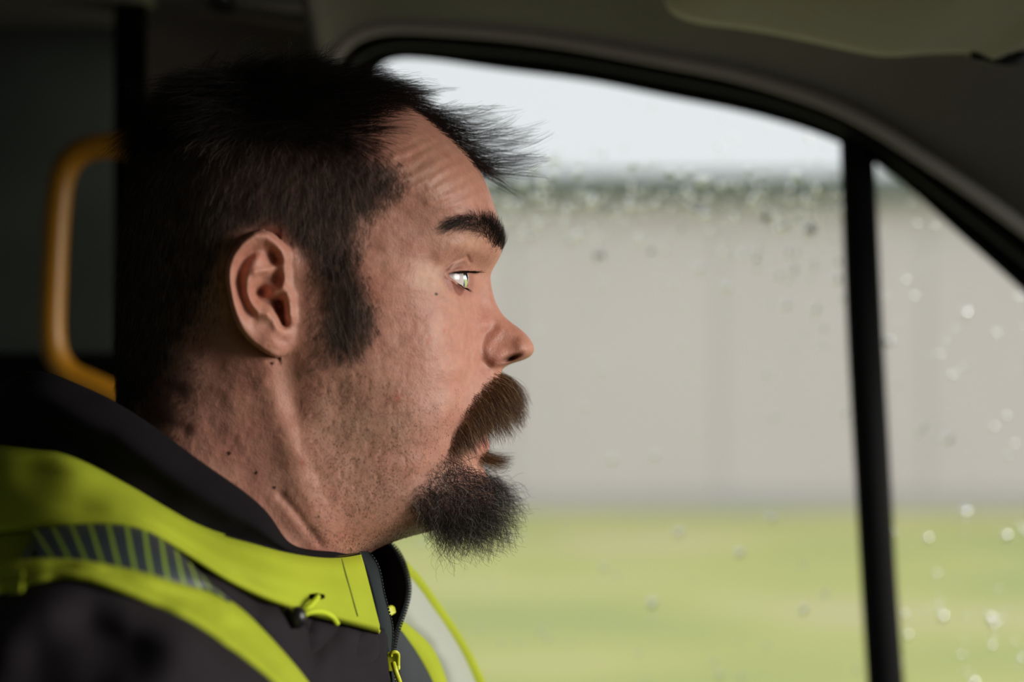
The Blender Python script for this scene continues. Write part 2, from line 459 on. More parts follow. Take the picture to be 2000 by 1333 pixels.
# sun visor
fe = curve([(1290, -45), (1294, -8), (1306, 20), (1340, 40), (1420, 54), (1560, 78), (1680, 104), (1735, 111), (1800, 107), (1860, 105), (1905, 110), (1932, 121), (1955, 112), (2010, 104), (2100, 112), (2200, 140)], 90)
feW = P(fe[:, 0], fe[:, 1], np.full(90, .21)); rowsV = []
for t in np.linspace(0, 1, 14):
    r = feW.copy(); r[:, 1] = .21 - .30 * t
    xm = feW[:, 0].min(); r[:, 0] = xm + (r[:, 0] - xm) * (1.0 + .05 * t)
    r[:, 2] += .020 * t - .006 * math.sin(math.pi * t)
    rowsV.append(r)
vis = empty('sun_visor', tuple(feW.mean(0))); tag(vis, 'padded olive grey sun visor folded up under the roof lining', 'sun visor')
vp = mesh_obj('visor_pad', np.array(rowsV).reshape(-1, 3), grid_faces(14, 90).tolist(), M['visor'], vis)
s = vp.modifiers.new('thickness', 'SOLIDIFY'); s.thickness = .016; s.offset = -1
c0 = P(1932, 112, .205); tube('hinge_pin', [c0 + np.array([-.012, 0, .002]), c0, c0 + np.array([.014, 0, -.002]), c0 + np.array([.03, .0, .012])], .004, M['bplastic'], vis, n=12, ns=10)

# ------------------------------------------------------------------ outside: lawn and long pale building
lawn_m = mat('lawn_grass', (.22, .27, .07), .95); nt = lawn_m.node_tree; b = nt.nodes['Principled BSDF']
tc = N(lawn_m, 'ShaderNodeTexCoord'); mp = N(lawn_m, 'ShaderNodeMapping'); mp.inputs['Scale'].default_value = (.28, .5, 1)
nz = N(lawn_m, 'ShaderNodeTexNoise'); nz.inputs['Scale'].default_value = 1.0; nz.inputs['Detail'].default_value = 5
cr = N(lawn_m, 'ShaderNodeValToRGB'); el = cr.color_ramp.elements
el[0].position = .32; el[0].color = (.36, .43, .13, 1); el[1].position = .70; el[1].color = (.62, .53, .34, 1)
x1 = el.new(.5); x1.color = (.50, .52, .13, 1); x2 = el.new(.6); x2.color = (.58, .57, .20, 1)
nt.links.new(tc.outputs['Object'], mp.inputs['Vector']); nt.links.new(mp.outputs[0], nz.inputs['Vector'])
nt.links.new(nz.outputs['Fac'], cr.inputs['Fac']); nt.links.new(cr.outputs['Color'], b.inputs['Base Color'])
road = mesh_obj('floor_added_road', [(-60, -60, 0), (60, -60, 0), (60, 2.5, 0), (-60, 2.5, 0)], [(0, 1, 2, 3)], noisy(mat('grey_asphalt', (.20, .195, .19), .9), 3, .15), None, smooth=False); tag(road, kind='structure')  # unseen grey ground, added to keep green lawn bounce off the driver
lawn = mesh_obj('lawn', [(-60, 2.5, 0), (60, 2.5, 0), (60, 60, 0), (-60, 60, 0)], [(0, 1, 2, 3)], lawn_m, None, smooth=False)
tag(lawn, kind='structure')
YB = 18.6
bw = noisy(mat('pale_wall_panel', (.60, .545, .575), .85), .8, .05); br_ = mat('dark_green_eave', (.06, .085, .07), .8); bp_ = mat('grey_plinth', (.46, .44, .44), .9)
bl_ = empty('building', (0, YB, 0)); tag(bl_, 'long low pale grey building with dark green eave beyond the lawn', 'building')
WP = 2.35; x0 = P(1405, 0, YB)[0] - 6 * WP
for i in range(12):
    box('wall_panel', (x0 + i * WP + .012, YB, .22), (x0 + (i + 1) * WP - .012, YB + .06, 3.58), bw, bl_, .01)
box('wall_core', (x0, YB + .03, 0), (x0 + 12 * WP, YB + 4, 3.58), bp_, bl_)
box('plinth', (x0, YB - .05, 0), (x0 + 12 * WP, YB + .03, .20), bp_, bl_, .01)
box('eave', (x0 - .3, YB - .35, 3.56), (x0 + 12 * WP + .3, YB + 4.2, 3.84), br_, bl_, .02)
# ------------------------------------------------------------------ the driver's head and neck (one continuous surface)
# control net: rows from the crown to the neck, columns from the front mid-line (profile) round the near side to the back mid-line
# every point: photo px, photo py, distance from the mid-plane in mm
HEAD = [
 [(911,295,0),(890,274,0),(850,240,0),(800,204,0),(745,175,0),(680,157,0),(600,146,0),(520,142,0),(440,150,0),(370,172,0),(315,212,0),(278,268,0),(256,335,0),(244,410,0)],
 [(930,322,0),(912,302,10),(874,270,18),(822,234,25),(762,205,30),(690,187,33),(605,174,35),(520,170,36),(440,178,36),(372,200,34),(318,240,30),(280,294,24),(256,352,14),(241,430,0)],
 [(947,352,0),(934,335,14),(900,306,29),(845,274,41),(778,246,49),(700,228,53),(610,216,56),(525,212,57),(445,220,57),(378,240,54),(322,278,47),(282,325,36),(256,378,20),(239,455,0)],
 [(961,388,0),(952,376,16),(928,354,33),(876,326,50),(800,302,61),(710,285,68),(620,275,71),(530,272,73),(450,278,73),(384,296,69),(328,328,60),(284,368,46),(255,415,25),(237,480,0)],
 [(973,428,0),(967,421,14),(950,408,31),(906,390,49),(836,374,62),(738,360,70),(635,350,75),(540,346,78),(458,350,78),(390,362,74),(332,385,64),(286,420,49),(254,460,27),(234,510,0)],
 [(981,470,0),(979,468,10),(970,460,23),(936,444,39),(882,436,53),(782,428,65),(660,420,73),(555,415,78),(465,418,79),(395,426,75),(335,440,65),(287,468,50),(253,500,27),(232,545,0)],
 [(977,500,0),(974,500,8),(962,497,19),(926,486,36),(880,480,50),(786,472,64),(668,465,72),(562,460,77),(468,460,78),(397,466,75),(337,477,65),(288,497,50),(253,525,27),(231,568,0)],
 [(961,530,0),(957,530,6),(943,528,13),(914,518,31),(874,514,46),(792,508,62),(680,503,71),(572,499,76),(471,498,77),(398,502,74),(338,511,65),(288,528,50),(253,552,27),(230,592,0)],
 [(959,553,0),(955,553,6),(938,553,13),(908,552,31),(872,550,46),(800,550,61),(690,548,71),(580,545,75),(475,545,76),(400,548,73),(338,555,64),(288,570,49),(252,590,27),(229,625,0)],
 [(966,584,0),(960,584,7),(940,584,13),(912,583,29),(868,586,47),(802,592,60),(700,596,70),(590,599,74),(478,600,75),(400,602,72),(338,606,64),(287,615,49),(251,635,27),(228,665,0)],
 [(990,623,0),(981,624,7),(955,625,14),(922,625,26),(872,632,48),(806,642,61),(710,648,69),(600,652,73),(480,655,74),(400,656,72),(336,658,65),(286,665,50),(250,680,28),(228,705,0)],
 [(1024,650,0),(1012,650,8),(978,651,14),(935,655,22),(878,668,48),(812,682,61),(714,688,68),(604,692,72),(481,695,73),(399,695,72),(335,696,66),(285,700,51),(249,712,29),(228,732,0)],
 [(1043,680,0),(1032,680,9),(992,681,14),(942,682,20),(884,698,46),(816,712,60),(718,720,68),(607,726,72),(483,729,73),(397,729,72),(334,729,67),(283,732,53),(249,740,31),(228,758,0)],
 [(1026,702,0),(1014,703,8),(980,707,15),(942,708,20),(890,726,44),(821,742,59),(722,752,67),(610,760,71),(485,764,73),(396,764,72),(332,764,67),(282,766,55),(249,771,32),(229,785,0)],
 [(986,718,0),(982,719,6),(966,721,14),(938,727,22),(892,748,42),(825,768,58),(727,783,66),(612,793,71),(487,798,73),(393,798,73),(328,798,69),(280,798,57),(249,802,34),(230,814,0)],
 [(984,772,0),(981,773,7),(967,775,16),(936,780,27),(890,794,43),(828,812,57),(730,827,66),(612,840,71),(487,847,74),(390,847,75),(324,846,72),(278,842,60),(248,842,36),(230,848,0)],
 [(968,828,0),(966,829,7),(954,830,16),(925,834,28),(881,844,42),(825,860,56),(730,876,65),(612,888,71),(485,894,75),(385,893,77),(320,889,74),(275,881,62),(247,876,38),(230,876,0)],
 [(951,851,0),(949,852,8),(938,853,17),(910,859,29),(873,868,42),(820,884,55),(726,898,65),(610,910,71),(484,916,75),(382,915,78),(317,909,76),(272,899,64),(246,892,39),(229,890,0)],
 [(956,872,0),(953,873,8),(941,875,17),(909,881,29),(869,891,42),(815,906,55),(722,920,65),(608,932,71),(482,938,76),(380,936,79),(315,930,77),(270,918,66),(245,908,40),(228,905,0)],
 [(943,905,0),(940,906,9),(928,909,18),(900,914,30),(862,922,42),(808,934,54),(718,946,64),(605,957,71),(480,962,77),(378,958,80),(312,950,79),(267,936,68),(243,924,42),(227,918,0)],
 [(962,952,0),(959,953,10),(943,955,20),(908,958,32),(862,962,43),(800,968,54),(712,975,63),(602,983,71),(477,986,78),(375,981,82),(309,971,81),(264,955,70),(241,941,43),(226,933,0)],
 [(952,1000,0),(948,1001,10),(928,1003,20),(890,1006,31),(842,1008,41),(782,1012,51),(698,1018,61),(595,1025,70),(472,1028,79),(371,1020,84),(305,1008,83),(260,988,72),(238,970,44),(224,960,0)],
 [(890,1027,0),(882,1028,10),(862,1030,18),(832,1032,27),(795,1036,36),(745,1044,46),(672,1057,58),(580,1070,69),(465,1072,80),(366,1064,86),(300,1050,86),(256,1026,75),(235,1003,46),(222,990,0)],
 [(790,1052,0),(784,1053,10),(770,1056,18),(752,1060,27),(728,1066,36),(694,1076,46),(638,1092,58),(560,1106,70),(455,1114,82),(358,1108,90),(292,1092,91),(250,1062,80),(231,1036,48),(220,1022,0)],
 [(704,1096,0),(700,1098,12),(690,1102,21),(676,1108,30),(657,1118,40),(632,1130,50),(592,1145,62),(530,1160,74),(440,1170,86),(348,1164,95),(283,1146,97),(243,1108,86),(226,1078,52),(217,1062,0)],
 [(672,1190,0),(668,1192,14),(658,1196,25),(645,1202,36),(628,1212,46),(604,1224,57),(566,1238,69),(506,1252,82),(420,1262,94),(333,1256,104),(268,1234,106),(232,1190,94),(218,1150,58),(212,1130,0)],
]
CN = np.array(HEAD, float); NR0, NC0 = CN.shape[:2]
def knots(A, axis):
    q = A.copy(); q[..., 2] *= 3.9
    d = np.linalg.norm(np.diff(q, axis=axis), axis=2).mean(1 - axis)
    return np.concatenate([[0], np.cumsum(np.maximum(d, 8))])
NR, NC = 560, 520
kr = knots(CN, 0); kc = knots(CN, 1)
tr_ = np.linspace(0, kr[-1], NR); tc_ = np.linspace(0, kc[-1], NC)
G = cubic(kr, CN.reshape(NR0, -1), tr_).reshape(NR, NC0, 3)
G = cubic(kc, G.transpose(1, 0, 2).reshape(NC0, -1), tc_).reshape(NC, NR, 3).transpose(1, 0, 2).copy()
G[:, 0, 2] = 0; G[:, -1, 2] = 0; G[0, :, 2] = 0
G[1:, 1:-1, 2] = np.maximum(G[1:, 1:-1, 2], .05)
X, Y, H = G[..., 0].copy(), G[..., 1].copy(), G[..., 2].copy()
edge0 = np.ones_like(H); cc = np.arange(NC)[None, :]; rr = np.arange(NR)[:, None]
fade = np.clip(cc / 6.0, 0, 1) * np.clip((NC - 1 - cc) / 6.0, 0, 1) * np.clip(rr / 6.0, 0, 1)   # keeps the seam on the mid-plane

# ---- forms of the face -------------------------------------------------
def add(path, sig, amp):
    global H
    m, t = ridge(X, Y, path, sig)
    H = H + amp * m * fade
# cheek bone, hollow below it, temple hollow, jaw muscle
add([(700, 560), (800, 570), (860, 600)], 34, 1.6)
add([(760, 760), (830, 800)], 60, 1.6)
add([(740, 470), (800, 440)], 40, -1.8)
add([(560, 860), (600, 960)], 48, 1.4)
add([(640, 800), (690, 900)], 45, -.8)
# nasolabial fold, alar groove, wing of the nose
add([(934, 706), (918, 752), (898, 800), (880, 846)], 9, -1.3)
add([(915, 700), (895, 755), (868, 815)], 22, 1.7)
add([(962, 640), (946, 655), (938, 676), (941, 704), (953, 716)], 8, -2.2)
add([(956, 690), (968, 694)], 16, 2.6)
add([(1000, 664), (985, 662)], 11, -1.2)
add([(1018, 680), (1026, 684)], 13, 1.6)
# nostril
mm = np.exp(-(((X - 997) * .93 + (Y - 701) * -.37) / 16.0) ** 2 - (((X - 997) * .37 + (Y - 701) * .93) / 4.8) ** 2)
H = H - 7.5 * mm * fade
# upper lid / brow: overhang, crease, bag under the eye
add([(862, 500), (885, 486), (912, 482), (935, 492)], 11, 1.6)
add([(862, 588), (885, 602), (910, 603)], 7, -.7)
add([(925, 570), (932, 600), (922, 630)], 8, -1.2)
# sternomastoid and creases of the neck, furrow below the ear lobe
add([(520, 720), (560, 860), (610, 1000), (650, 1075)], 22, 1.5)
add([(562, 706), (566, 750), (572, 800)], 20, -2.2)
add([(548, 968), (585, 1010), (625, 1062)], 6, -.75)
add([(536, 978), (572, 1020), (610, 1068)], 9, .6)
add([(400, 640), (430, 720)], 34, -1.8)
add([(455, 720), (470, 820)], 30, 1.2)
add([(576, 790), (585, 860), (620, 930)], 9, -.5)
# folds at the back of the neck
add([(215, 730), (290, 742), (350, 760)], 9, -1.2)
add([(215, 800), (290, 815), (360, 840)], 10, -1.0)
# forehead furrows
wr = (X - 985) * .42 + (Y - 300) * .90 + 3.5 * vnoise(X, Y, 38, 5)
mask = sm(735, 790, X) * (1 - sm(940, 965, X)) * sm(252, 290, Y) * (1 - sm(395, 425, Y))
H = H + fade * mask * (np.sin(wr / 22.0 * 2 * math.pi) * .24 + .18 * vnoise(X, Y, 11, 9))
# uneven skin of the cheek
H = H + fade * (.30 * vnoise(X, Y, 30, 11) + .12 * vnoise(X, Y, 12, 12))
pm = sm(560, 640, X) * (1 - sm(820, 870, X)) * sm(690, 760, Y) * (1 - sm(990, 1030, Y))
H = H - fade * pm * .30 * np.clip(vnoise(X * 1.0, Y * .6, 9, 14) - .25, 0, 1)

# ---- the eye: lids lie on the ball, opening sinks behind it --------------
EYE_PX, EYE_PY, EYE_H, EYE_R = 864.0, 545.0, 31.5, 12.0
sc = F / (D - EYE_H / 1000.0) / 1000.0                               # px per mm there
rx = (X - EYE_PX) / sc; ry = (Y - EYE_PY) / sc; q2 = rx * rx + ry * ry
lid = EYE_H + np.sqrt(np.maximum(12.9 ** 2 - q2, 0))
near_eye = (q2 < 12.9 ** 2) & (X > 852)
bl_w = sm(852, 880, X) * (1 - sm(12.2, 12.9, np.sqrt(q2)))
Hs = np.where(near_eye, np.maximum(H, lid * bl_w + H * (1 - bl_w)), H)
# the lateral part of the ball must not bulge through the temple side
H = np.where(near_eye, np.minimum(Hs, np.maximum(H, 46.5 - .0 * X)), H)
crs, _ = ridge(X, Y, [(872, 524), (884, 513), (900, 505), (911, 501), (917, 512)], 3.0)
H = H - 1.5 * crs
bag, _ = ridge(X, Y, [(868, 548), (874, 566), (890, 580), (908, 585)], 3.6)
H = H - .8 * bag
OPEN = [(872, 536), (884, 532), (898, 529.5), (909, 529.5), (913, 532), (914, 558), (911, 563), (903, 560), (893, 552), (882, 544)]
so = sdf(X, Y, OPEN)
sel_eye = (X < 916) & (X > 860)
H = np.where(sel_eye, H - 4.2 * sm(-.6, 2.2, so), H)
lidrim = np.exp(-((so + 3.0) / 2.4) ** 2); H = H + np.where(sel_eye, .45 * lidrim, 0)

# ---- the ear -------------------------------------------------------------
def Z(pts): return [(400 + a / 4.1667, 420 + b_ / 4.1667) for a, b_ in pts]
OUT = curve(Z([(705, 285), (640, 225), (570, 165), (480, 130), (380, 150), (290, 220), (222, 310), (182, 420), (178, 520), (197, 640), (228, 780), (272, 900), (340, 1000), (430, 1080), (510, 1132), (580, 1157), (650, 1145), (700, 1105)]), 60)
FRONT = Z([(725, 1040), (745, 900), (745, 760), (720, 640), (705, 520), (700, 400)])
EAR = [tuple(p) for p in OUT] + FRONT
box_e = (X > 425) & (X < 600) & (Y > 430) & (Y < 715)
ex, ey = X[box_e], Y[box_e]
ins = inside(ex, ey, EAR); dO, tO = seg_dist(ex, ey, [tuple(p) for p in OUT])
Xz = (ex - 400) * 4.1667; Yz = (ey - 420) * 4.1667
fr = np.interp(Yz, [280, 400, 640, 760, 900, 1040, 1110], [720, 710, 725, 745, 745, 730, 715])
base = 16.5 * np.clip((fr - Xz) / 500.0, 0, 1) ** .85
ro = np.sqrt(np.clip(1 - (1 - np.clip(dO / 9.0, 0, 1)) ** 2, 0, 1))
h = np.zeros_like(ex)
def R(path, sig, amp):
    d, t = seg_dist(Xz, Yz, path)
    a = np.interp(t, np.linspace(0, 1, len(amp)), amp) if isinstance(amp, (list, tuple)) else amp
    return a * np.exp(-d * d / (2 * sig * sig))
h += R([(640, 590), (650, 480), (645, 380), (620, 300), (570, 235), (500, 180), (410, 185), (320, 250), (250, 345), (215, 460), (212, 560), (235, 690), (270, 810), (315, 905), (380, 985)], 30, [1.5, 2.2, 2.8, 3.2, 3.4, 3.4, 3.4, 3.2, 3.2, 3.0, 2.8, 2.6, 2.3, 1.8, .6])
h += R([(470, 285), (400, 300), (335, 350), (285, 440), (275, 540), (295, 660), (340, 770), (395, 840)], 30, [-2.2, -3.4, -4.2, -4.4, -4.4, -4.0, -3.2, -1.4])
h += R([(430, 340), (400, 430), (352, 530), (352, 620), (385, 710), (440, 785), (500, 800)], 34, [.6, 1.6, 2.6, 3.0, 3.0, 2.8, 2.0])
h += R([(545, 335), (560, 370)], 42, -6.0)
h += R([(420, 470), (500, 452), (590, 405)], 24, 1.9)
h += R([(570, 520), (490, 550), (445, 610)], 42, -6.5)
h += R([(460, 660), (520, 700), (590, 740)], 50, -8.0)
h += R([(600, 730), (620, 800), (640, 880)], 27, -8.5)
h += R([(640, 585), (560, 625), (480, 660)], 22, [2.5, 2.2, .8])
h += R([(690, 660), (685, 740), (690, 830)], 34, 3.8)
h += R([(520, 800), (570, 850), (600, 910)], 34, 2.6)
h += R([(560, 1000), (600, 1040)], 80, 2.4)
h += R([(630, 1020), (660, 1030)], 26, -1.4)
h += R([(720, 330), (780, 380)], 50, 1.5)
front_w = np.where(ins, ro, 0)
front_edge = sm(0, 1, (800 - Xz) / 90.0) * sm(200, 300, Yz) * (1 - sm(1100, 1160, Yz))
prot = np.where(ins, (base + h) * ro, np.where(Xz > fr - 5, np.maximum(h, 0) * front_edge, 0))
prot = np.maximum(prot, -6.0)
# slight undercut: the rim leans outwards over the skull behind it
cxm, cym = 505.0, 575.0
lean = np.where(ins, np.exp(-dO / 7.0) * np.clip(prot / 14.0, 0, 1) * 7.0 * sm(0, 1, (585 - ex) / 60.0), 0)
vx, vy = ex - cxm - 40, ey - cym; vl = np.hypot(vx, vy) + 1e-6
groove = np.where(~ins & (Xz < 620), -2.2 * np.exp(-dO / 9.0), 0)
PR = np.zeros_like(X); PR[box_e] = prot; BL = PR.copy()
for _ in range(10):
    BL[1:-1, 1:-1] = (BL[:-2, 1:-1] + BL[2:, 1:-1] + BL[1:-1, :-2] + BL[1:-1, 2:] + 2 * BL[1:-1, 1:-1]) / 6
wz = sm(650, 690, (X - 400) * 4.1667); PR = PR * (1 - wz) + BL * wz
prot = PR[box_e]
H[box_e] += prot + groove
X[box_e] += lean * vx / vl; Y[box_e] += lean * vy / vl

POS = P(X, Y, -H / 1000.0)                                           # near half, NR x NC x 3
def normals(A):
    du = np.gradient(A, axis=1); dv = np.gradient(A, axis=0)
    n = np.cross(dv, du); l = np.linalg.norm(n, axis=2, keepdims=True); n = n / np.maximum(l, 1e-12)
    return n
NOR = normals(POS)
if NOR[NR // 2, NC // 2, 1] > 0: NOR = -NOR

# ---- skin tone: redder nose, cheek and ear, shaved scalp, lips, painted nostril shade -----------
HAIRPOLY = [(960, 60), (845, 200), (790, 196), (752, 214), (738, 250), (742, 300), (778, 326), (792, 352), (774, 392), (716, 432), (709, 470), (704, 508), (718, 548),
            (735, 612), (727, 660), (704, 690), (660, 702), (625, 700), (622, 640), (630, 575), (605, 520), (572, 490), (530, 446), (475, 452), (440, 500), (428, 560),
            (402, 590), (388, 640), (350, 700), (315, 775), (270, 825), (150, 850), (150, 60)]
hs = sdf(X, Y, HAIRPOLY) + 9 * vnoise(X, Y, 14, 21)
tone = np.empty(X.shape + (3,)); tone[:] = (.50, .246, .182)
def tint(c, m):
    global tone
    m = np.clip(m, 0, 1)[..., None]; tone = tone * (1 - m) + np.array(c) * m
blob = lambda x, y, a, b_: np.exp(-((X - x) / a) ** 2 - ((Y - y) / b_) ** 2)
tint((.50, .215, .145), .8 * blob(990, 665, 60, 60))
tint((.53, .27, .20), .8 * blob(850, 700, 90, 90))
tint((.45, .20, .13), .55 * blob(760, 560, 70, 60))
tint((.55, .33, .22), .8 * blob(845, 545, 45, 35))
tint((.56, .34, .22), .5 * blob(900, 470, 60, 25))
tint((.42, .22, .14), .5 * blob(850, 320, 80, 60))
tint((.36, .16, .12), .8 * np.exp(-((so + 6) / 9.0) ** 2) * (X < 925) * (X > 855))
tint((.50, .235, .165), .8 * box_e * blob(500, 570, 70, 110))
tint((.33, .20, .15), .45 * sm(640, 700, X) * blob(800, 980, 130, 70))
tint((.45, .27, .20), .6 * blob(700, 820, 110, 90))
tint((.50, .16, .14), blob(958, 836, 16, 10) + blob(950, 868, 14, 9))
tint((.05, .033, .026), .80 * sm(-6, 34, hs))
tint((.014, .010, .009), .9 * sm(30, 70, hs) * sm(350, 270, Y))
tint((.02, .008, .006), .8 * mm ** .7)  # shade inside the nostril painted into the skin colour
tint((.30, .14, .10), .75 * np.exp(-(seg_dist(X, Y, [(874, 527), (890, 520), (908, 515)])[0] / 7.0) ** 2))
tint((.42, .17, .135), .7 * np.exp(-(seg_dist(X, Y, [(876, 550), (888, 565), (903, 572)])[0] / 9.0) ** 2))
tint((.050, .03, .022), .55 * blob(945, 455, 34, 20) * 0)
for mx_, my_, mr_ in ((447, 886, 4.2), (500, 925, 3.6), (535, 953, 3.4), (531, 710, 3.5), (852, 575, 3.0), (622, 1010, 2.0), (600, 1035, 2.0)):
    tint((.06, .025, .018), 1.0 * (np.hypot(X - mx_, Y - my_) < mr_))
for mx_, my_, mr_ in ((838, 664, 4.5), (776, 777, 5), (868, 646, 3), (590, 905, 4)):
    tint((.45, .13, .08), .8 * np.exp(-((X - mx_) / mr_) ** 2 - ((Y - my_) / (mr_ * 1.6)) ** 2))

# ---- mesh: both halves stitched along the mid-plane ----------------------
idx = np.arange(NR * NC).reshape(NR, NC)
mir = idx + NR * NC
mir[:, 0] = idx[:, 0]; mir[:, -1] = idx[:, -1]; mir[0, :] = idx[0, :]
V = np.concatenate([POS.reshape(-1, 3), POS.reshape(-1, 3) * np.array([1, -1, 1])])
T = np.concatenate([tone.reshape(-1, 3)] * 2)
def gf(I, flip):
    f = np.stack([I[:-1, :-1], I[:-1, 1:], I[1:, 1:], I[1:, :-1]], -1).reshape(-1, 4)
    return f[:, ::-1] if flip else f
FA = np.concatenate([gf(idx, False), gf(mir, True)])
used = np.unique(FA); rem = np.full(len(V), -1); rem[used] = np.arange(len(used)); FA = rem[FA]; V = V[used]; T = T[used]
ring = rem[np.concatenate([idx[-1, :], mir[-1, -2:0:-1]])]

person = empty('person', (-.08, 0, 1.42))
tag(person, 'bearded driver in dark and yellow high visibility jacket, seen in profile at the wheel', 'person')
me = bpy.data.meshes.new('body')
fl = [tuple(f) for f in FA.tolist()]
me.from_pydata(V.tolist(), [], fl)
bm = bmesh.new(); bm.from_mesh(me)
bmesh.ops.dissolve_degenerate(bm, dist=1e-7, edges=bm.edges)
bmesh.ops.recalc_face_normals(bm, faces=bm.faces)
bm.to_mesh(me); bm.free()
me.polygons.foreach_set('use_smooth', [True] * len(me.polygons))
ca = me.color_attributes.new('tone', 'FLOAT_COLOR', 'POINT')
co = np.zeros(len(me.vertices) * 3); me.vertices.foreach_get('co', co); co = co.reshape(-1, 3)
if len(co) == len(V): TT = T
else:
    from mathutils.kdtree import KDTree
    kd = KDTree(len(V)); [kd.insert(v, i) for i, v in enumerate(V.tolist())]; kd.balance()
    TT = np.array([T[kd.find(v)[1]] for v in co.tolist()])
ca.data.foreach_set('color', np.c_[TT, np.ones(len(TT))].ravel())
me.materials.append(M['skin'])
body = settle(link(bpy.data.objects.new('body', me), person))

# ---- eyeballs --------------------------------------------------------------
def sphere(name, c, r, m, parent, nu=32, nv=24, front=None, scale=(1, 1, 1)):
    """sphere with its pole along +x; front = keep only the cap within this polar angle"""
    V = []; amax = front or math.pi
    for i in range(nv + 1):
        a = amax * i / nv
        for j in range(nu):
            b_ = 2 * math.pi * j / nu
            V.append((c[0] + r * math.cos(a) * scale[0], c[1] + r * math.sin(a) * math.cos(b_), c[2] + r * math.sin(a) * math.sin(b_)))
    return mesh_obj(name, V, grid_faces(nv + 1, nu, True).tolist(), m, parent)
for sgn in (-1, 1):
    c = P(EYE_PX, EYE_PY, -EYE_H / 1000.0); c = np.array([c[0], sgn * EYE_H / 1000.0, c[2]])
    ball = sphere('eyeball', c, EYE_R / 1000, M['sclera'], person)
    sphere('iris', c + np.array([.0100, 0, 0]), .0060, M['iris'], ball, 28, 6, math.pi / 2, (.05, 1, 1))
    sphere('pupil', c + np.array([.0103, 0, 0]), .0020, M['pupil'], ball, 16, 3, math.pi / 2, (.05, 1, 1))
    sphere('cornea', c + np.array([.0050, 0, 0]), .0080, M['cornea'], ball, 28, 14, math.radians(58))
# ------------------------------------------------------------------ hair, brows, lashes, moustache, beard, stubble (strands rooted on the skin)
HR = np.random.default_rng(42)
def cellarea():
    du = np.linalg.norm(np.diff(POS, axis=1), axis=2)[:-1]; dv = np.linalg.norm(np.diff(POS, axis=0), axis=2)[:, :-1]
    return du * dv
AREA = cellarea()
def roots(prob, n):
    """n random skin points; prob = density weight per grid vertex"""
    w_ = (prob[:-1, :-1] * AREA).ravel(); c = np.cumsum(w_); k_ = np.searchsorted(c, HR.uniform(0, c[-1], n))
    i = np.minimum(k_ // (NC - 1), NR - 2); j = np.minimum(k_ % (NC - 1), NC - 2); a = HR.uniform(0, 1, n); b_ = HR.uniform(0, 1, n)
    def it(A):
        a_ = a if A.ndim == 2 else a[:, None]; q = b_ if A.ndim == 2 else b_[:, None]
        return (A[i, j] * (1 - a_) + A[i, j + 1] * a_) * (1 - q) + (A[i + 1, j] * (1 - a_) + A[i + 1, j + 1] * a_) * q
    n_ = it(NOR); n_ /= np.linalg.norm(n_, axis=1)[:, None]
    return it(POS), n_, it(X), it(Y), it(H)
unit = lambda v: v / np.maximum(np.linalg.norm(v, axis=-1, keepdims=True), 1e-9)
def flat(dx, dy, n, dyv=0.0):
    """direction in the picture plane, laid on the skin"""
    v = np.stack([dx, np.zeros_like(dx) + dyv, -dy], -1); return unit(v - n * np.sum(v * n, 1)[:, None])
def strands(r0, d0, d1, L, K=6, wob=0.0, curl=0.0, turns=1.0, power=1.0):
    """strand from r0 starting along d0 and bending to d1"""
    n = len(r0); pts = np.zeros((n, K, 3)); pts[:, 0] = r0; p = r0.copy()
    ph = HR.uniform(0, 2 * math.pi, n); t_ = unit(d0 + d1); a = unit(np.cross(t_, HR.normal(size=(n, 3)))); b_ = np.cross(t_, a)
    sgn = np.where(HR.uniform(size=n) < .5, -1, 1)
    for k_ in range(1, K):
        s_ = (k_ - .5) / (K - 1); w_ = s_ ** power
        d = unit(d0 * (1 - w_) + d1 * w_)
        if wob: d = unit(d + HR.normal(size=(n, 3)) * wob)
        if curl:
            an = ph + sgn * 2 * math.pi * turns * s_
            d = unit(d + curl * (np.cos(an)[:, None] * a + np.sin(an)[:, None] * b_))
        p = p + d * (L / (K - 1))[:, None]; pts[:, k_] = p
    return pts
def mirror(pts): return pts * np.array([1, -1, 1])
def hair_obj(name, sets, r_root, r_tip, m, parent):
    """sets of (n, K, 3) strands -> one strand object"""
    cu = bpy.data.hair_curves.new(name); sizes = []; P_ = []; R_ = []
    for s_ in sets:
        n, K = s_.shape[:2]; sizes += [K] * n; P_.append(s_.reshape(-1, 3))
        rr_ = np.linspace(r_root, r_tip, K)[None, :] * HR.uniform(.75, 1.25, n)[:, None]; R_.append(rr_.ravel())
    cu.add_curves(sizes)
    cu.attributes['position'].data.foreach_set('vector', np.concatenate(P_).astype('f').ravel())
    at = cu.attributes.get('radius') or cu.attributes.new('radius', 'FLOAT', 'POINT')
    at.data.foreach_set('value', np.concatenate(R_).astype('f'))
    cu.materials.append(m)
    o = settle(link(bpy.data.objects.new(name, cu), parent)); o['kind'] = 'stuff'
    return o

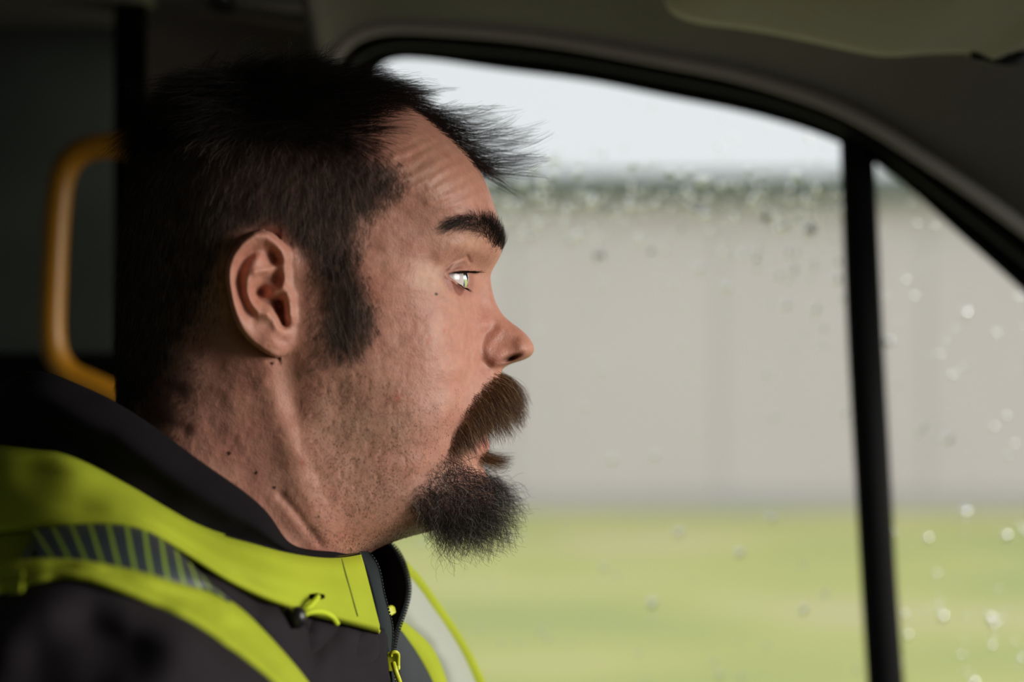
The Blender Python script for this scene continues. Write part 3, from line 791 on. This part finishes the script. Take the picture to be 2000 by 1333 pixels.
# ---- head hair: clipped sides, longer top ---------------------------------
ear_free = 1 - (sdf(X, Y, EAR) > -3).astype(float)
dens = sm(-12, 30, hs) * ear_free
top_line = np.interp(X, [200, 300, 420, 560, 740, 900], [300, 285, 265, 285, 300, 300])
def flow(x, y):
    tl = np.interp(x, [200, 300, 420, 560, 740, 900], [300, 285, 265, 285, 300, 300])
    wt = sm(40, -60, y - tl)
    sx = np.interp(x, [200, 330, 450, 560, 640, 740], [.25, .05, -.12, -.02, .18, .30]); sy = np.ones_like(x)
    nape = sm(640, 740, y) * sm(430, 300, x); sx = sx * (1 - nape) + .75 * nape
    tx = np.tanh((x - 455) / 90) * .95; ty = np.interp(x, [250, 380, 455, 560, 760], [.9, .6, .35, .40, .30])
    return sx * (1 - wt) + tx * wt, sy * (1 - wt) + ty * wt, wt
def head_hair(n, far=False):
    r, nn, x, y, hh = roots(dens, n)
    x_, y_, wt = flow(x, y)
    fx, fy = x_ + HR.normal(size=n) * (.16 + .12 * wt), y_ + HR.normal(size=n) * .14
    cl = vnoise(x, y, 26, 31); cl2 = vnoise(x, y, 20, 32)
    fx += .38 * cl * wt + .12 * cl; fy += .25 * cl2 * wt
    t_ = flat(fx, fy, nn)
    hsr = sdf(x, y, HAIRPOLY)
    side = np.interp(hsr, [0, 20, 60], [3.0, 5.0, 8.0]) * np.interp(y, [430, 560, 760], [1, .85, .75])
    burn = ((x > 610) & (y > 470)); side = np.where(burn, 10.5, side)
    L = (side * (1 - wt) + (21 + 8 * cl) * wt) * HR.uniform(.7, 1.25, n) / 1000
    L = L * np.interp(hsr, [0, 12, 40], [.6, .85, 1])
    lift = np.radians(20 + 16 * wt + HR.normal(size=n) * 7)[:, None]
    d0 = t_ * np.cos(lift) + nn * np.sin(lift)
    l2 = np.radians(7 + 4 * wt + HR.normal(size=n) * 6)[:, None]
    d1 = t_ * np.cos(l2) + nn * np.sin(l2)
    long_ = wt > .45
    S = strands(r, d0, d1, L, 6, .06, .12, 1.0)
    return S[~long_], S[long_]
a1, a2 = head_hair(30000); b1, b2 = head_hair(14000)
hair = hair_obj('hair', [a1, mirror(b1)], .000050, .000022, M['hair'], person)
tag(hair, 'short clipped dark brown hair with a few grey strands')

# loose tufts on the crown, standing up from the outline
tufts = []
for q in range(64):
    m_ = np.exp(-((X - HR.uniform(300, 700)) / 14.0) ** 2) * (H < 26) * (Y < 260) + 1e-12
    r, nn, x, y, hh = roots(m_, 16)
    dirx = HR.uniform(-.2, 1.2) if x.mean() > 430 else HR.uniform(-1.1, .3)
    base_d = unit(np.array([[dirx, HR.uniform(-.4, .4), HR.uniform(.25, .75)]]))
    end_d = unit(np.array([[dirx + HR.uniform(-.1, .6), HR.uniform(-.5, .5), HR.uniform(-.35, .25)]]))
    L = HR.uniform(.015, .034) * HR.uniform(.7, 1.1, 16)
    tufts.append(strands(r, unit(base_d + HR.normal(size=(16, 3)) * .12), unit(end_d + HR.normal(size=(16, 3)) * .10), L, 7, .04, .1, 1))
    cv_ = np.linspace(0, 1, 7)[None, :, None] ** 1.3 * .6; tufts[-1] = tufts[-1] * (1 - cv_) + tufts[-1].mean(0, keepdims=True) * cv_
tops = [a2, mirror(b2)] + [np.where(np.array(HR.uniform(size=(1, 1, 1)) < .5), t_, mirror(t_)) for t_ in tufts]
th = hair_obj('top_hair', tops, .000058, .000020, M['tophair'], person)
tag(th, 'longer black hair on the crown')

# ---- forelock blown forwards over the forehead ---------------------------
fl = []
for q in range(74):
    u = HR.uniform(0, 1); gx = 765 + 165 * u ** .9; gy = np.interp(gx, [745, 800, 850, 890, 911, 930], [175, 204, 240, 274, 295, 322])
    far = HR.uniform(-.010, .042)
    g0 = P(gx + HR.normal() * 5, gy + abs(far) * 500, far)
    nS = int(HR.integers(5, 15))
    r = g0 + HR.normal(size=(nS, 3)) * np.array([.0016, .0022, .0014])
    up = HR.normal() * .16
    s0 = np.interp(gx, [765, 850, 930], [-.42, -.42, -.30]) + HR.normal() * .10
    s1 = np.interp(gx, [765, 820, 870, 930], [.16, .14, .18, .24]) + up + .06
    d0 = unit(np.array([[.92, far * 4 + HR.normal() * .12, s0 + .22]])); d1 = unit(np.array([[1.0, HR.normal() * .22, s1]]))
    L = (np.interp(gx, [765, 830, 900, 930], [.048, .050, .047, .040]) * HR.uniform(.65, 1.15)) * HR.uniform(.72, 1.08, nS)
    tip = g0 + (d0 + d1)[0] * .5 * L.max()
    S = strands(r, unit(d0 + HR.normal(size=(nS, 3)) * .05), unit(d1 + HR.normal(size=(nS, 3)) * .13), L, 9, .03, .12, .9)
    conv = np.linspace(0, 1, 9)[None, :, None] ** 1.3 * .72
    S = S * (1 - conv) + S.mean(0, keepdims=True) * conv
    wv = np.sin(np.linspace(0, 1, 9) * HR.uniform(4, 8) + HR.uniform(0, 6))[None, :, None] * np.linspace(0, 1, 9)[None, :, None] * HR.normal(size=(1, 1, 3)) * .0012
    fl.append(S + wv)
r, nn, x, y, hh = roots((sm(8, 0, H - 14) * sm(755, 790, X) * (Y < 330) * (X < 940)), 300)      # thin cover where the locks root
S = strands(r, unit(flat(np.ones(300), np.full(300, .35), nn) + .35 * nn), unit(flat(np.ones(300), np.full(300, .1), nn) + .3 * nn + np.array([0, 0, .1])), HR.uniform(.012, .030, 300), 7, .08, .1)
fo = hair_obj('forelock', fl + [S, mirror(S)], .000072, .000022, M['tophair'], person)
tag(fo, 'thin black forelock sticking out over the forehead')

# ---- eyebrows ------------------------------------------------------------
BROW = [(868, 436), (882, 425), (897, 418), (922, 421), (952, 430), (969, 443), (979, 468), (979, 487), (964, 482), (949, 464), (930, 449), (908, 442), (886, 445), (872, 448)]
sb = sdf(X, Y, BROW)
def brow(n, soft, Lm):
    r, nn, x, y, hh = roots(np.clip(sm(-soft, 5, sb), 0, 1), n)
    bx = np.interp(x, [870, 905, 940, 965, 980], [-1, -.95, -.75, -.45, -.2]); by = np.interp(x, [870, 905, 940, 965, 980], [.30, .12, -.35, -.75, -.95])
    t_ = flat(bx + HR.normal(size=n) * .22, by + HR.normal(size=n) * .22, nn); li = np.radians(16 + HR.normal(size=n) * 7)[:, None]
    return strands(r, t_ * np.cos(li) + nn * np.sin(li), t_ * np.cos(li * .3) + nn * np.sin(li * .3), HR.uniform(.7, 1.2, n) * Lm, 5, .06, .08)
bsets = [brow(1350, 3, .0072), brow(260, 14, .005)]
br1 = hair_obj('eyebrow', bsets, .000050, .000018, M['brow'], person)
br2 = hair_obj('eyebrow', [mirror(b_) for b_ in bsets], .000050, .000018, M['brow'], person)

# ---- lashes ---------------------------------------------------------------
eye_c = P(EYE_PX, EYE_PY, -EYE_H / 1000.0)
def lid_point(px, py, R_=12.9):
    a = (px - EYE_PX) / sc; b_ = (py - EYE_PY) / sc; return P(px, py, -(EYE_H + np.sqrt(np.maximum(R_ ** 2 - a * a - b_ * b_, 0))) / 1000.0)
n = 120; u = HR.uniform(0, 1, n) ** .75
lx = 882 + 33 * u; ly = np.interp(lx, [872, 884, 898, 915], [536.5, 532.5, 530, 529.5])
r = lid_point(lx, ly)
d0 = unit(np.stack([.5 + .6 * u, -.85 + .75 * u, -.30 + .05 * u], -1) + HR.normal(size=(n, 3)) * .08)
d1 = unit(np.stack([.8 + .5 * u, -.5 + .35 * u, .05 + .10 * u], -1) + HR.normal(size=(n, 3)) * .10)
up_l = strands(r, d0, d1, (.0035 + .0050 * u) * HR.uniform(.8, 1.15, n), 6, .02)
n = 45; u = HR.uniform(0, 1, n); lx = 893 + 16 * u; ly = np.interp(lx, [882, 893, 903, 913], [545, 553, 561, 564])
lo_l = strands(lid_point(lx, ly), unit(np.stack([.7 + .3 * u, -.6 + .4 * u, -.45 + 0 * u], -1) + HR.normal(size=(n, 3)) * .1), unit(np.stack([.8 + 0 * u, -.2 + 0 * u, -.55 + 0 * u], -1)), (.002 + .0025 * u) * HR.uniform(.8, 1.1, n), 5)
hair_obj('eyelashes', [up_l, lo_l], .000085, .000028, M['brow'], person)
hair_obj('eyelashes', [mirror(up_l), mirror(lo_l)], .000060, .000020, M['brow'], person)

# ---- moustache ------------------------------------------------------------
MOU = [(987, 726), (968, 728), (948, 744), (930, 766), (914, 792), (901, 818), (888, 846), (876, 876), (884, 884), (900, 868), (922, 846), (946, 828), (968, 818), (984, 796)]
smu = sdf(X, Y, MOU)
def mou(n):
    r, nn, x, y, hh = roots(sm(-5, 6, smu), n)
    f = sm(925, 985, x)
    t0 = unit(np.stack([.30 + .75 * f, -.10 + .12 * f, -.55 + .15 * f], -1) + .45 * nn + HR.normal(size=(n, 3)) * .12)
    t1 = unit(np.stack([.22 + .12 * f, .05 + 0 * f, -1.0 + .05 * f], -1) + HR.normal(size=(n, 3)) * .16)
    L = np.interp(x, [880, 910, 950, 985], [.010, .0155, .0175, .0180]) * HR.uniform(.65, 1.15, n) * np.interp(y, [725, 800, 870], [1.08, .85, .75])
    return strands(r, t0, t1, L, 7, .04, .16, .8, .9)
hair_obj('moustache', [mou(2300), mirror(mou(1300))], .000062, .000022, M['moustache'], person)

# ---- goatee and soul patch -----------------------------------------------
GOA = [(884, 872), (868, 892), (845, 925), (818, 958), (806, 985), (818, 1008), (850, 1024), (905, 1030), (950, 1012), (962, 975), (960, 945), (945, 930), (920, 915), (900, 900), (893, 882)]
sg = sdf(X, Y, GOA)
def goa(n):
    r, nn, x, y, hh = roots(sm(-9, 10, sg) * np.interp(Y, [870, 930, 960], [.5, .75, 1.0]), n)
    f = sm(850, 960, x)
    t0 = unit(np.stack([-.14 + 1.05 * f, 0 * f - .1, -.50 + .12 * f], -1) + .55 * nn + HR.normal(size=(n, 3)) * .24)
    t1 = unit(np.stack([.02 + .50 * f, .08 + 0 * f, -.95 + .22 * f], -1) + HR.normal(size=(n, 3)) * .34)
    dd = sdf(x, y, GOA)
    L = np.interp(x, [805, 850, 900, 960], [.011, .020, .028, .032]) * HR.uniform(.55, 1.2, n) * np.interp(y, [880, 930, 980], [.45, .85, 1.0]) * np.interp(dd, [-9, 12], [.55, 1])
    return strands(r, t0, t1, L, 11, .11, .75, 1.9)
g1 = goa(2100); g2 = goa(1200)
n = 130; r, nn, x, y, hh = roots(sm(4, -8, np.abs(sg + 6)), n)
fly = strands(r, unit(nn + np.array([.2, 0, -.4]) + HR.normal(size=(n, 3)) * .4), unit(np.array([[.35, 0, -.7]]) + HR.normal(size=(n, 3)) * .5), HR.uniform(.018, .032, n), 10, .12, .6, 1.6)
hair_obj('goatee', [g1, mirror(g2), fly[:90], mirror(fly[90:])], .000068, .000030, M['beard'], person)
n = 420; r, nn, x, y, hh = roots(np.exp(-((X - 946) / 14) ** 2 - ((Y - 892) / 10) ** 2) * (H < 16), n)
sp_ = strands(r, unit(np.array([[.75, 0, -.55]]) + HR.normal(size=(n, 3)) * .14), unit(np.array([[1, .1, .20]]) + HR.normal(size=(n, 3)) * .16), HR.uniform(.008, .0165, n), 8, .04, .15)
hair_obj('soul_patch', [sp_[:250], mirror(sp_[250:])], .000046, .000018, M['moustache'], person)

# ---- stubble on cheek, jaw and neck ---------------------------------------
STB = [(590, 720), (640, 706), (740, 690), (800, 742), (868, 770), (900, 760), (905, 800), (880, 850), (840, 930), (800, 985), (830, 1030), (750, 1070), (640, 1100), (590, 1040), (600, 930), (580, 820)]
ss = sdf(X, Y, STB)
n = 6500; r, nn, x, y, hh = roots(sm(-20, 40, ss) * (.35 + .65 * sm(740, 960, Y)) * (.6 + .4 * vnoise(X, Y, 30, 77)) + sm(-14, 6, sg) * .6 * (Y > 900), n)
t_ = flat(.25 + HR.normal(size=n) * .3, .9 + HR.normal(size=n) * .3, nn)
st = strands(r, unit(nn * .7 + t_), unit(nn * .3 + t_), HR.uniform(.0004, .0011, n), 3)
hair_obj('stubble', [st], .000042, .000028, M['brow'], person)
n = 5200; r, nn, x, y, hh = roots(sm(-60 - 60 * sm(420, 380, X) * sm(640, 720, Y) + 42 * sm(600, 640, X), 10, hs) * (1 - sm(0, 20, hs)) * ear_free * ((Y > 560) & (X < 440) | (X > 600)), n)   # fade at the edges of the cut
x_, y_, wt = flow(x, y); t_ = flat(x_ + HR.normal(size=n) * .3, y_ + HR.normal(size=n) * .2, nn)
st2 = strands(r, unit(nn * .45 + t_), unit(nn * .2 + t_), HR.uniform(.0012, .0042, n), 4, .05)
hair_obj('stubble', [st2], .000038, .00002, M['hair'], person)
# ------------------------------------------------------------------ jacket
jacket = bpy.data.objects.new('jacket', None); jacket.empty_display_size = .05; link(jacket, person)
tag(jacket, 'dark softshell jacket with yellow high visibility panels')

PAN = {}
def panel(name, rows, m, n=160, nv=40, thick=.0018, folds=0.0, fs=60, seed=1, parent=None):
    """cloth panel lofted over rows of (px, py, y[m]); folds = depth of soft folds in m"""
    C = np.stack([curve(r, n) for r in rows])
    k_ = np.concatenate([[0], np.cumsum(np.maximum(np.linalg.norm(np.diff(C[:, :, :2], axis=0), axis=2).mean(1), 4))])
    C = cubic(k_, C.reshape(len(rows), -1), np.linspace(0, k_[-1], nv)).reshape(nv, n, 3)
    if folds:
        x, y = C[..., 0], C[..., 1]
        C[..., 2] += folds * (vnoise(x + .6 * y, y * 1.6 - x * .5, fs, seed) + .5 * vnoise(x, y, fs * .45, seed + 1))
    PAN[name] = C
    V = P(C[..., 0], C[..., 1], C[..., 2]).reshape(-1, 3)
    u, v = np.meshgrid(np.linspace(0, 1, n), np.linspace(0, 1, nv))
    o = mesh_obj(name, V, grid_faces(nv, n).tolist(), m, parent or jacket, uv=np.stack([u.ravel(), v.ravel()], -1))
    if thick:
        s = o.modifiers.new('thickness', 'SOLIDIFY'); s.thickness = thick; s.offset = 0
    return o

# top edge of the collar, its border with the yellow band, lower edge of the band
TOP = [(-40, 800, .000), (18, 745, -.030), (60, 729, -.050), (130, 746, -.072), (215, 785, -.088), (300, 838, -.095), (395, 908, -.099), (480, 968, -.097), (530, 1018, -.090), (566, 1066, -.080), (625, 1082, -.064), (668, 1083, -.050), (702, 1077, -.034)]
BRD = [(-80, 862, -.060), (0, 869, -.092), (60, 876, -.104), (118, 888, -.112), (190, 918, -.118), (265, 960, -.122), (355, 1012, -.120), (440, 1046, -.112), (505, 1064, -.103), (562, 1079, -.089), (622, 1088, -.070), (667, 1089, -.054), (703, 1083, -.037)]
INN = [(x + 18, y + 130, z + .022) for x, y, z in TOP[:9]] + [(575, 1180, -.070), (632, 1190, -.054), (672, 1190, -.040), (706, 1185, -.026)]
ROLL = [(a[0] * .72 + b_[0] * .28 - 2, a[1] * .72 + b_[1] * .28 - 4 * (1 - i / 12), min(a[2], b_[2]) * .6 + max(a[2], b_[2]) * .4 - .010 * (1 - (i / 12) ** 2)) for i, (a, b_) in enumerate(zip(TOP, BRD))]
ROLL2 = [(a[0] * .35 + b_[0] * .65, a[1] * .35 + b_[1] * .65 + 2 * (1 - i / 12), a[2] * .3 + b_[2] * .7 - .011 * (1 - (i / 12) ** 2)) for i, (a, b_) in enumerate(zip(TOP, BRD))]
lin = panel('collar_lining', [INN, [(a[0] + 3, a[1] + 18, a[2] + .006) for a in TOP], TOP, ROLL, ROLL2, BRD], M['lining'], nv=60, folds=.0012, fs=90, seed=3)
LOW = [(-80, 1056, -.128), (0, 1043, -.146), (60, 1036, -.154), (120, 1031, -.159), (200, 1028, -.161), (272, 1036, -.160), (342, 1070, -.154), (430, 1128, -.140), (505, 1168, -.122), (566, 1190, -.106), (628, 1207, -.086), (690, 1222, -.066), (742, 1236, -.046)]
def mid(A, B, t, dz=0.0, dy=0.0): return [(a[0] * (1 - t) + b_[0] * t, a[1] * (1 - t) + b_[1] * t + dy, a[2] * (1 - t) + b_[2] * t + dz) for a, b_ in zip(A, B)]
band = panel('collar_band', [mid(BRD, LOW, 0, .002), mid(BRD, LOW, .06, -.003), mid(BRD, LOW, .3, -.009), mid(BRD, LOW, .6, -.012), mid(BRD, LOW, .88, -.010), mid(BRD, LOW, .97, -.006), mid(BRD, LOW, 1.0, .0005), mid(BRD, LOW, .97, .008)], M['hivis'], n=220, nv=70, folds=.0050, fs=170, seed=8)
def cordline(name, pts, rad, m, parent=None, n=60, ns=8):
    a = np.array(pts, float); return tube(name, P(a[:, 0], a[:, 1], a[:, 2]), rad, m, parent or jacket, n=n, ns=ns)
cordline('collar_piping', [(x, y + 1, z - .0045) for x, y, z in BRD[7:]], .0008, M['lining'])
cb = PAN['collar_band']; cu_ = int(.952 * cb.shape[1])
cordline('stitch_seam', [tuple(cb[k_, cu_] + np.array([0, 0, -.0016])) for k_ in range(2, 58, 5)], .0005, M['seam'])

# dark chest panel between collar and shoulder stripe
C0 = [(270, 1040, -.138), (340, 1070, -.136), (430, 1122, -.126), (505, 1160, -.114), (566, 1184, -.099), (628, 1200, -.079), (690, 1216, -.059), (748, 1230, -.038)]
C3 = [(330, 1140, -.158), (410, 1150, -.154), (455, 1180, -.150), (520, 1240, -.146), (580, 1305, -.136), (630, 1370, -.120), (700, 1440, -.094), (774, 1500, -.062)]
panel('chest_panel', [C0, mid(C0, C3, .33, -.006), mid(C0, C3, .66, -.008), C3, [(x + 20, y + 260, z - .004) for x, y, z in C3]], M['body'], nv=60, folds=.0065, fs=75, seed=21)
# chest front below the collar, next to the zip
Z0 = [(690, 1200, -.052), (740, 1225, -.036), (752, 1240, -.026)]
panel('front_placket', [[(560, 1196, -.094), (650, 1215, -.072), (710, 1228, -.054), (752, 1242, -.034), (757, 1262, -.026)],
                        [(570, 1240, -.112), (650, 1262, -.090), (715, 1280, -.066), (748, 1286, -.046), (757, 1300, -.030)],
                        [(590, 1310, -.126), (660, 1325, -.103), (720, 1340, -.078), (752, 1345, -.054), (762, 1350, -.038)],
                        [(620, 1420, -.132), (690, 1430, -.110), (735, 1440, -.084), (764, 1445, -.058), (774, 1450, -.042)]], M['body'], n=60, nv=40, folds=.0045, fs=55, seed=25)

# shoulder: striped reflective tape, yellow stripe, dark sleeve
T0 = [(62, 1036, -.150), (110, 1028, -.152), (180, 1022, -.154), (262, 1030, -.155), (322, 1060, -.155), (372, 1104, -.155), (412, 1144, -.155), (446, 1172, -.154)]
T1 = [(76, 1096, -.182), (120, 1098, -.185), (190, 1105, -.188), (280, 1124, -.187), (340, 1138, -.181), (385, 1150, -.173), (420, 1163, -.164), (450, 1178, -.157)]
T0 = [(x, y, z - .010) for x, y, z in T0]; T1 = [(x, y, z - .004) for x, y, z in T1]
panel('shoulder_tape', [T0, mid(T0, T1, .33, -.005), mid(T0, T1, .66, -.004), T1], M['tape'], nv=20, thick=.001)
U0 = [(-60, 1120, -.170), (10, 1104, -.178), (76, 1094, -.184), (190, 1103, -.190), (280, 1122, -.189), (350, 1141, -.181), (415, 1160, -.168), (455, 1182, -.160), (510, 1232, -.149), (565, 1292, -.140), (610, 1350, -.131), (650, 1420, -.122)]
U1 = [(-60, 1180, -.195), (0, 1164, -.200), (60, 1142, -.204), (140, 1130, -.208), (210, 1148, -.210), (290, 1182, -.209), (360, 1216, -.206), (420, 1254, -.201), (475, 1292, -.194), (530, 1336, -.186), (580, 1385, -.176), (630, 1450, -.166)]
panel('shoulder_stripe', [mid(U0, U1, 0, .002), mid(U0, U1, .06, -.003), mid(U0, U1, .35, -.006), mid(U0, U1, .65, -.006), mid(U0, U1, .94, -.003), mid(U0, U1, 1, .004)], M['hivis'], nv=40, folds=.0018, fs=60, seed=31)
S1 = [(-60, 1290, -.235), (0, 1270, -.240), (60, 1256, -.244), (140, 1250, -.248), (210, 1262, -.248), (290, 1290, -.246), (355, 1320, -.240), (410, 1352, -.232), (460, 1390, -.222), (510, 1430, -.212), (560, 1480, -.2), (610, 1540, -.188)]
U1b = [(x, y - 3, z + .003) for x, y, z in U1]
panel('sleeve', [U1b, mid(U1b, S1, .4, -.012), mid(U1b, S1, .8, -.005), [(x, y + 120, z - .012) for x, y, z in S1], [(x, y + 420, z - .002) for x, y, z in S1]], M['body'], nv=60, folds=.010, fs=190, seed=41)
# side seam of the sleeve head at the back of the shoulder
panel('tape_end', [[(38, 1100, -.176), (48, 1082, -.172), (60, 1062, -.166), (74, 1042, -.158)], [(58, 1108, -.186), (66, 1088, -.182), (76, 1066, -.175), (86, 1046, -.165)]], tape_mat('reflective_tape_end', (.055, .07, .075), (.16, .22, .04), 5, .35), n=40, nv=10)
panel('shoulder_piping', [[(16, 1170, -.206), (22, 1140, -.200), (30, 1110, -.186), (36, 1096, -.180)], [(42, 1160, -.211), (46, 1134, -.205), (50, 1112, -.192), (56, 1098, -.186)]], M['hivis'], n=30, nv=8)
panel('yoke', [[(-80, 1060, -.126), (0, 1048, -.142), (60, 1040, -.148), (90, 1036, -.150)], [(-70, 1130, -.168), (0, 1110, -.174), (40, 1100, -.178), (80, 1096, -.180)]], M['hivis'], n=30, nv=10)

# drawcord with toggle at the collar
ey_ = [(603 + 15 * math.cos(a) + 15, 1166 + 3.0 * math.sin(a), -.1015 - .0006 * math.cos(a)) for a in np.linspace(0, 2 * math.pi, 17)]
tog = cordline('drawcord', [(620, 1164, -.096), (620, 1168, -.1035), (612, 1178, -.108), (600, 1190, -.112), (588, 1202, -.115), (585, 1210, -.118), (592, 1203, -.119), (608, 1196, -.117), (628, 1196, -.112), (645, 1203, -.106), (655, 1213, -.102), (659, 1220, -.101)], .0013, M['cord'], n=80)
cordline('eyelet', ey_, .0007, M['lining'], n=40)
def ell(name, c, rx_, ry_, rz_, m, parent, n=18):
    V = [(c[0] + rx_ * math.sin(a) * math.cos(b_), c[1] + ry_ * math.cos(a), c[2] + rz_ * math.sin(a) * math.sin(b_)) for a in np.linspace(0, math.pi, n) for b_ in np.linspace(0, 2 * math.pi, 2 * n + 1)[:-1]]
    return mesh_obj(name, V, grid_faces(n, 2 * n, True).tolist(), m, parent)
ell('cord_toggle', P(580, 1207, -.120), .0042, .0040, .0050, M['bplastic'], jacket)
ell('cord_toggle', P(557, 1204, -.117), .0040, .0035, .0042, M['bplastic'], jacket)

# zip: near tape with teeth, slider, far collar with its own teeth
NZL = [(694, 1080, -.037), (706, 1108, -.037), (722, 1151, -.038), (733, 1195, -.038), (741, 1234, -.037), (755, 1276, -.030), (764, 1340, -.028), (772, 1440, -.026)]
NZR = [(711, 1073, -.026), (733, 1102, -.022), (746, 1154, -.020), (757, 1196, -.018), (764, 1232, -.016), (762, 1272, -.018), (771, 1340, -.020), (779, 1440, -.020)]
NZM = [((a[0] + b_[0]) / 2 + 1, (a[1] + b_[1]) / 2, (a[2] + b_[2]) / 2 - .006) for a, b_ in zip(NZL, NZR)]
panel('zip_tape', [NZL, NZM, NZR], M['zip'], n=80, nv=14, thick=.0012)
def teeth(name, pts, n, size, m, parent):
    c = curve(pts, n); W = P(c[:, 0], c[:, 1], c[:, 2]); t_ = unit(np.gradient(W, axis=0)); V = []; Fc = []
    side = unit(np.cross(t_, np.array([0, 1.0, 0]))); 
    for i in range(n):
        a = t_[i] * size * .36; b_ = side[i] * size * .8; d_ = np.array([0, size * .55, 0]); base = len(V)
        for sx in (-1, 1):
            for sy in (-1, 1):
                for sz in (-1, 1): V.append(W[i] + sx * a + sy * b_ + sz * d_)
        Fc += [tuple(base + q for q in f) for f in ((0, 1, 3, 2), (4, 6, 7, 5), (0, 4, 5, 1), (2, 3, 7, 6), (0, 2, 6, 4), (1, 5, 7, 3))]
    o = mesh_obj(name, V, Fc, m, parent, smooth=False); o['kind'] = 'stuff'; return o
teeth('zip_teeth', NZR, 60, .0015, M['zipmetal'], jacket)
FZ = [(722, 1058, .012), (750, 1056, .024), (764, 1068, .032), (778, 1089, .036), (790, 1122, .034), (794, 1154, .028), (786, 1192, .018), (771, 1236, .004), (764, 1270, -.012)]
FI = [(690, 1084, .02), (705, 1090, .045), (712, 1105, .055), (720, 1130, .058), (728, 1160, .052), (735, 1185, .040), (742, 1215, .024), (750, 1245, .006), (758, 1275, -.010)]
panel('far_collar', [FI, mid(FI, FZ, .4, .012), mid(FI, FZ, .8, .008), FZ, [(x + 2, y + 1, z + .004) for x, y, z in FZ], [(x - 6, y + 4, z + .014) for x, y, z in FZ]], M['lining'], n=90, nv=40, folds=.0012, fs=40, seed=51)
teeth('zip_teeth', [(x + 5, y, z - .002) for x, y, z in FZ[1:]], 44, .0017, M['zipmetal'], jacket)
panel('loop_tab', [[(754, 1190, .012), (762, 1184, .014), (768, 1188, .016)], [(758, 1206, .010), (764, 1203, .012), (772, 1198, .014)]], M['yplastic'], n=12, nv=6)
sl = bpy.data.objects.new('zip_slider', None); link(sl, jacket)
c = P(768, 1292, -.033)
def boxc(name, c, hx, hy, hz, m, parent, rot=0.0, bev=.0008):
    V = []
    for x in (-hx, hx):
        for y in (-hy, hy):
            for z in (-hz, hz): V.append((c[0] + x * math.cos(rot) - z * math.sin(rot), c[1] + y, c[2] + x * math.sin(rot) + z * math.cos(rot)))
    o = mesh_obj(name, V, [(0, 1, 3, 2), (4, 6, 7, 5), (0, 4, 5, 1), (2, 3, 7, 6), (0, 2, 6, 4), (1, 5, 7, 3)], m, parent, smooth=False)
    b_ = o.modifiers.new('bevel', 'BEVEL'); b_.width = bev; b_.segments = 3
    return o
bpy.data.objects.remove(sl)
slider = boxc('zip_slider', c, .0030, .0022, .0046, M['yplastic'], jacket, .12)
cordline('zip_pull', [(768, 1296, -.038), (771, 1306, -.040), (775, 1318, -.040), (780, 1332, -.039), (783, 1345, -.038)], .0013, M['yplastic'])
cordline('zip_pull_loop', [(764, 1282, -.0365), (765, 1276, -.038), (770, 1274, -.038), (776, 1276, -.037), (778, 1288, -.0355), (778, 1300, -.035)], .0009, M['yplastic'])

# far shoulder: dark front, yellow stripe, wide reflective tape with yellow edge
def offs(A, dx, dy, dz): return [(x + dx, y + dy, z + dz) for x, y, z in A]
E0 = [(790, 1098, .075), (818, 1128, .085), (850, 1172, .100), (885, 1222, .112), (915, 1272, .122), (945, 1333, .130), (975, 1420, .135)]
E1 = [(786, 1112, .070), (808, 1138, .080), (838, 1180, .094), (872, 1229, .106), (901, 1278, .116), (928, 1336, .124), (955, 1420, .130)]
E2 = [(778, 1212, .050), (796, 1222, .056), (815, 1238, .062), (838, 1262, .070), (858, 1296, .078), (872, 1336, .084), (890, 1420, .090)]
E3 = [(774, 1226, .040), (786, 1240, .044), (800, 1258, .050), (816, 1282, .056), (830, 1306, .062), (846, 1340, .068), (870, 1420, .074)]
E4 = [(760, 1230, .015), (764, 1250, .016), (768, 1275, .018), (774, 1300, .020), (780, 1325, .022), (788, 1350, .024), (800, 1420, .026)]
panel('far_shoulder_edge', [offs(E0, -4, 4, .03), offs(E0, 0, 0, .006), E0, E1], M['hivis'], n=50, nv=16)
panel('far_shoulder_tape', [E1, mid(E1, E2, .5, -.010), E2], M['tape2'], n=60, nv=24, folds=.001, fs=50, seed=61)
panel('far_shoulder_stripe', [E2, mid(E2, E3, .5, -.003), E3], M['hivis'], n=50, nv=12)
panel('far_front_panel', [E3, mid(E3, E4, .5, -.006), E4], fabric('blue_grey_softshell', (.055, .062, .064), .9), n=50, nv=20, folds=.0015, fs=40, seed=63)
# back of the jacket and hood behind the neck, far half of the body
MB = lambda A: [(x, y, -z) for x, y, z in A]
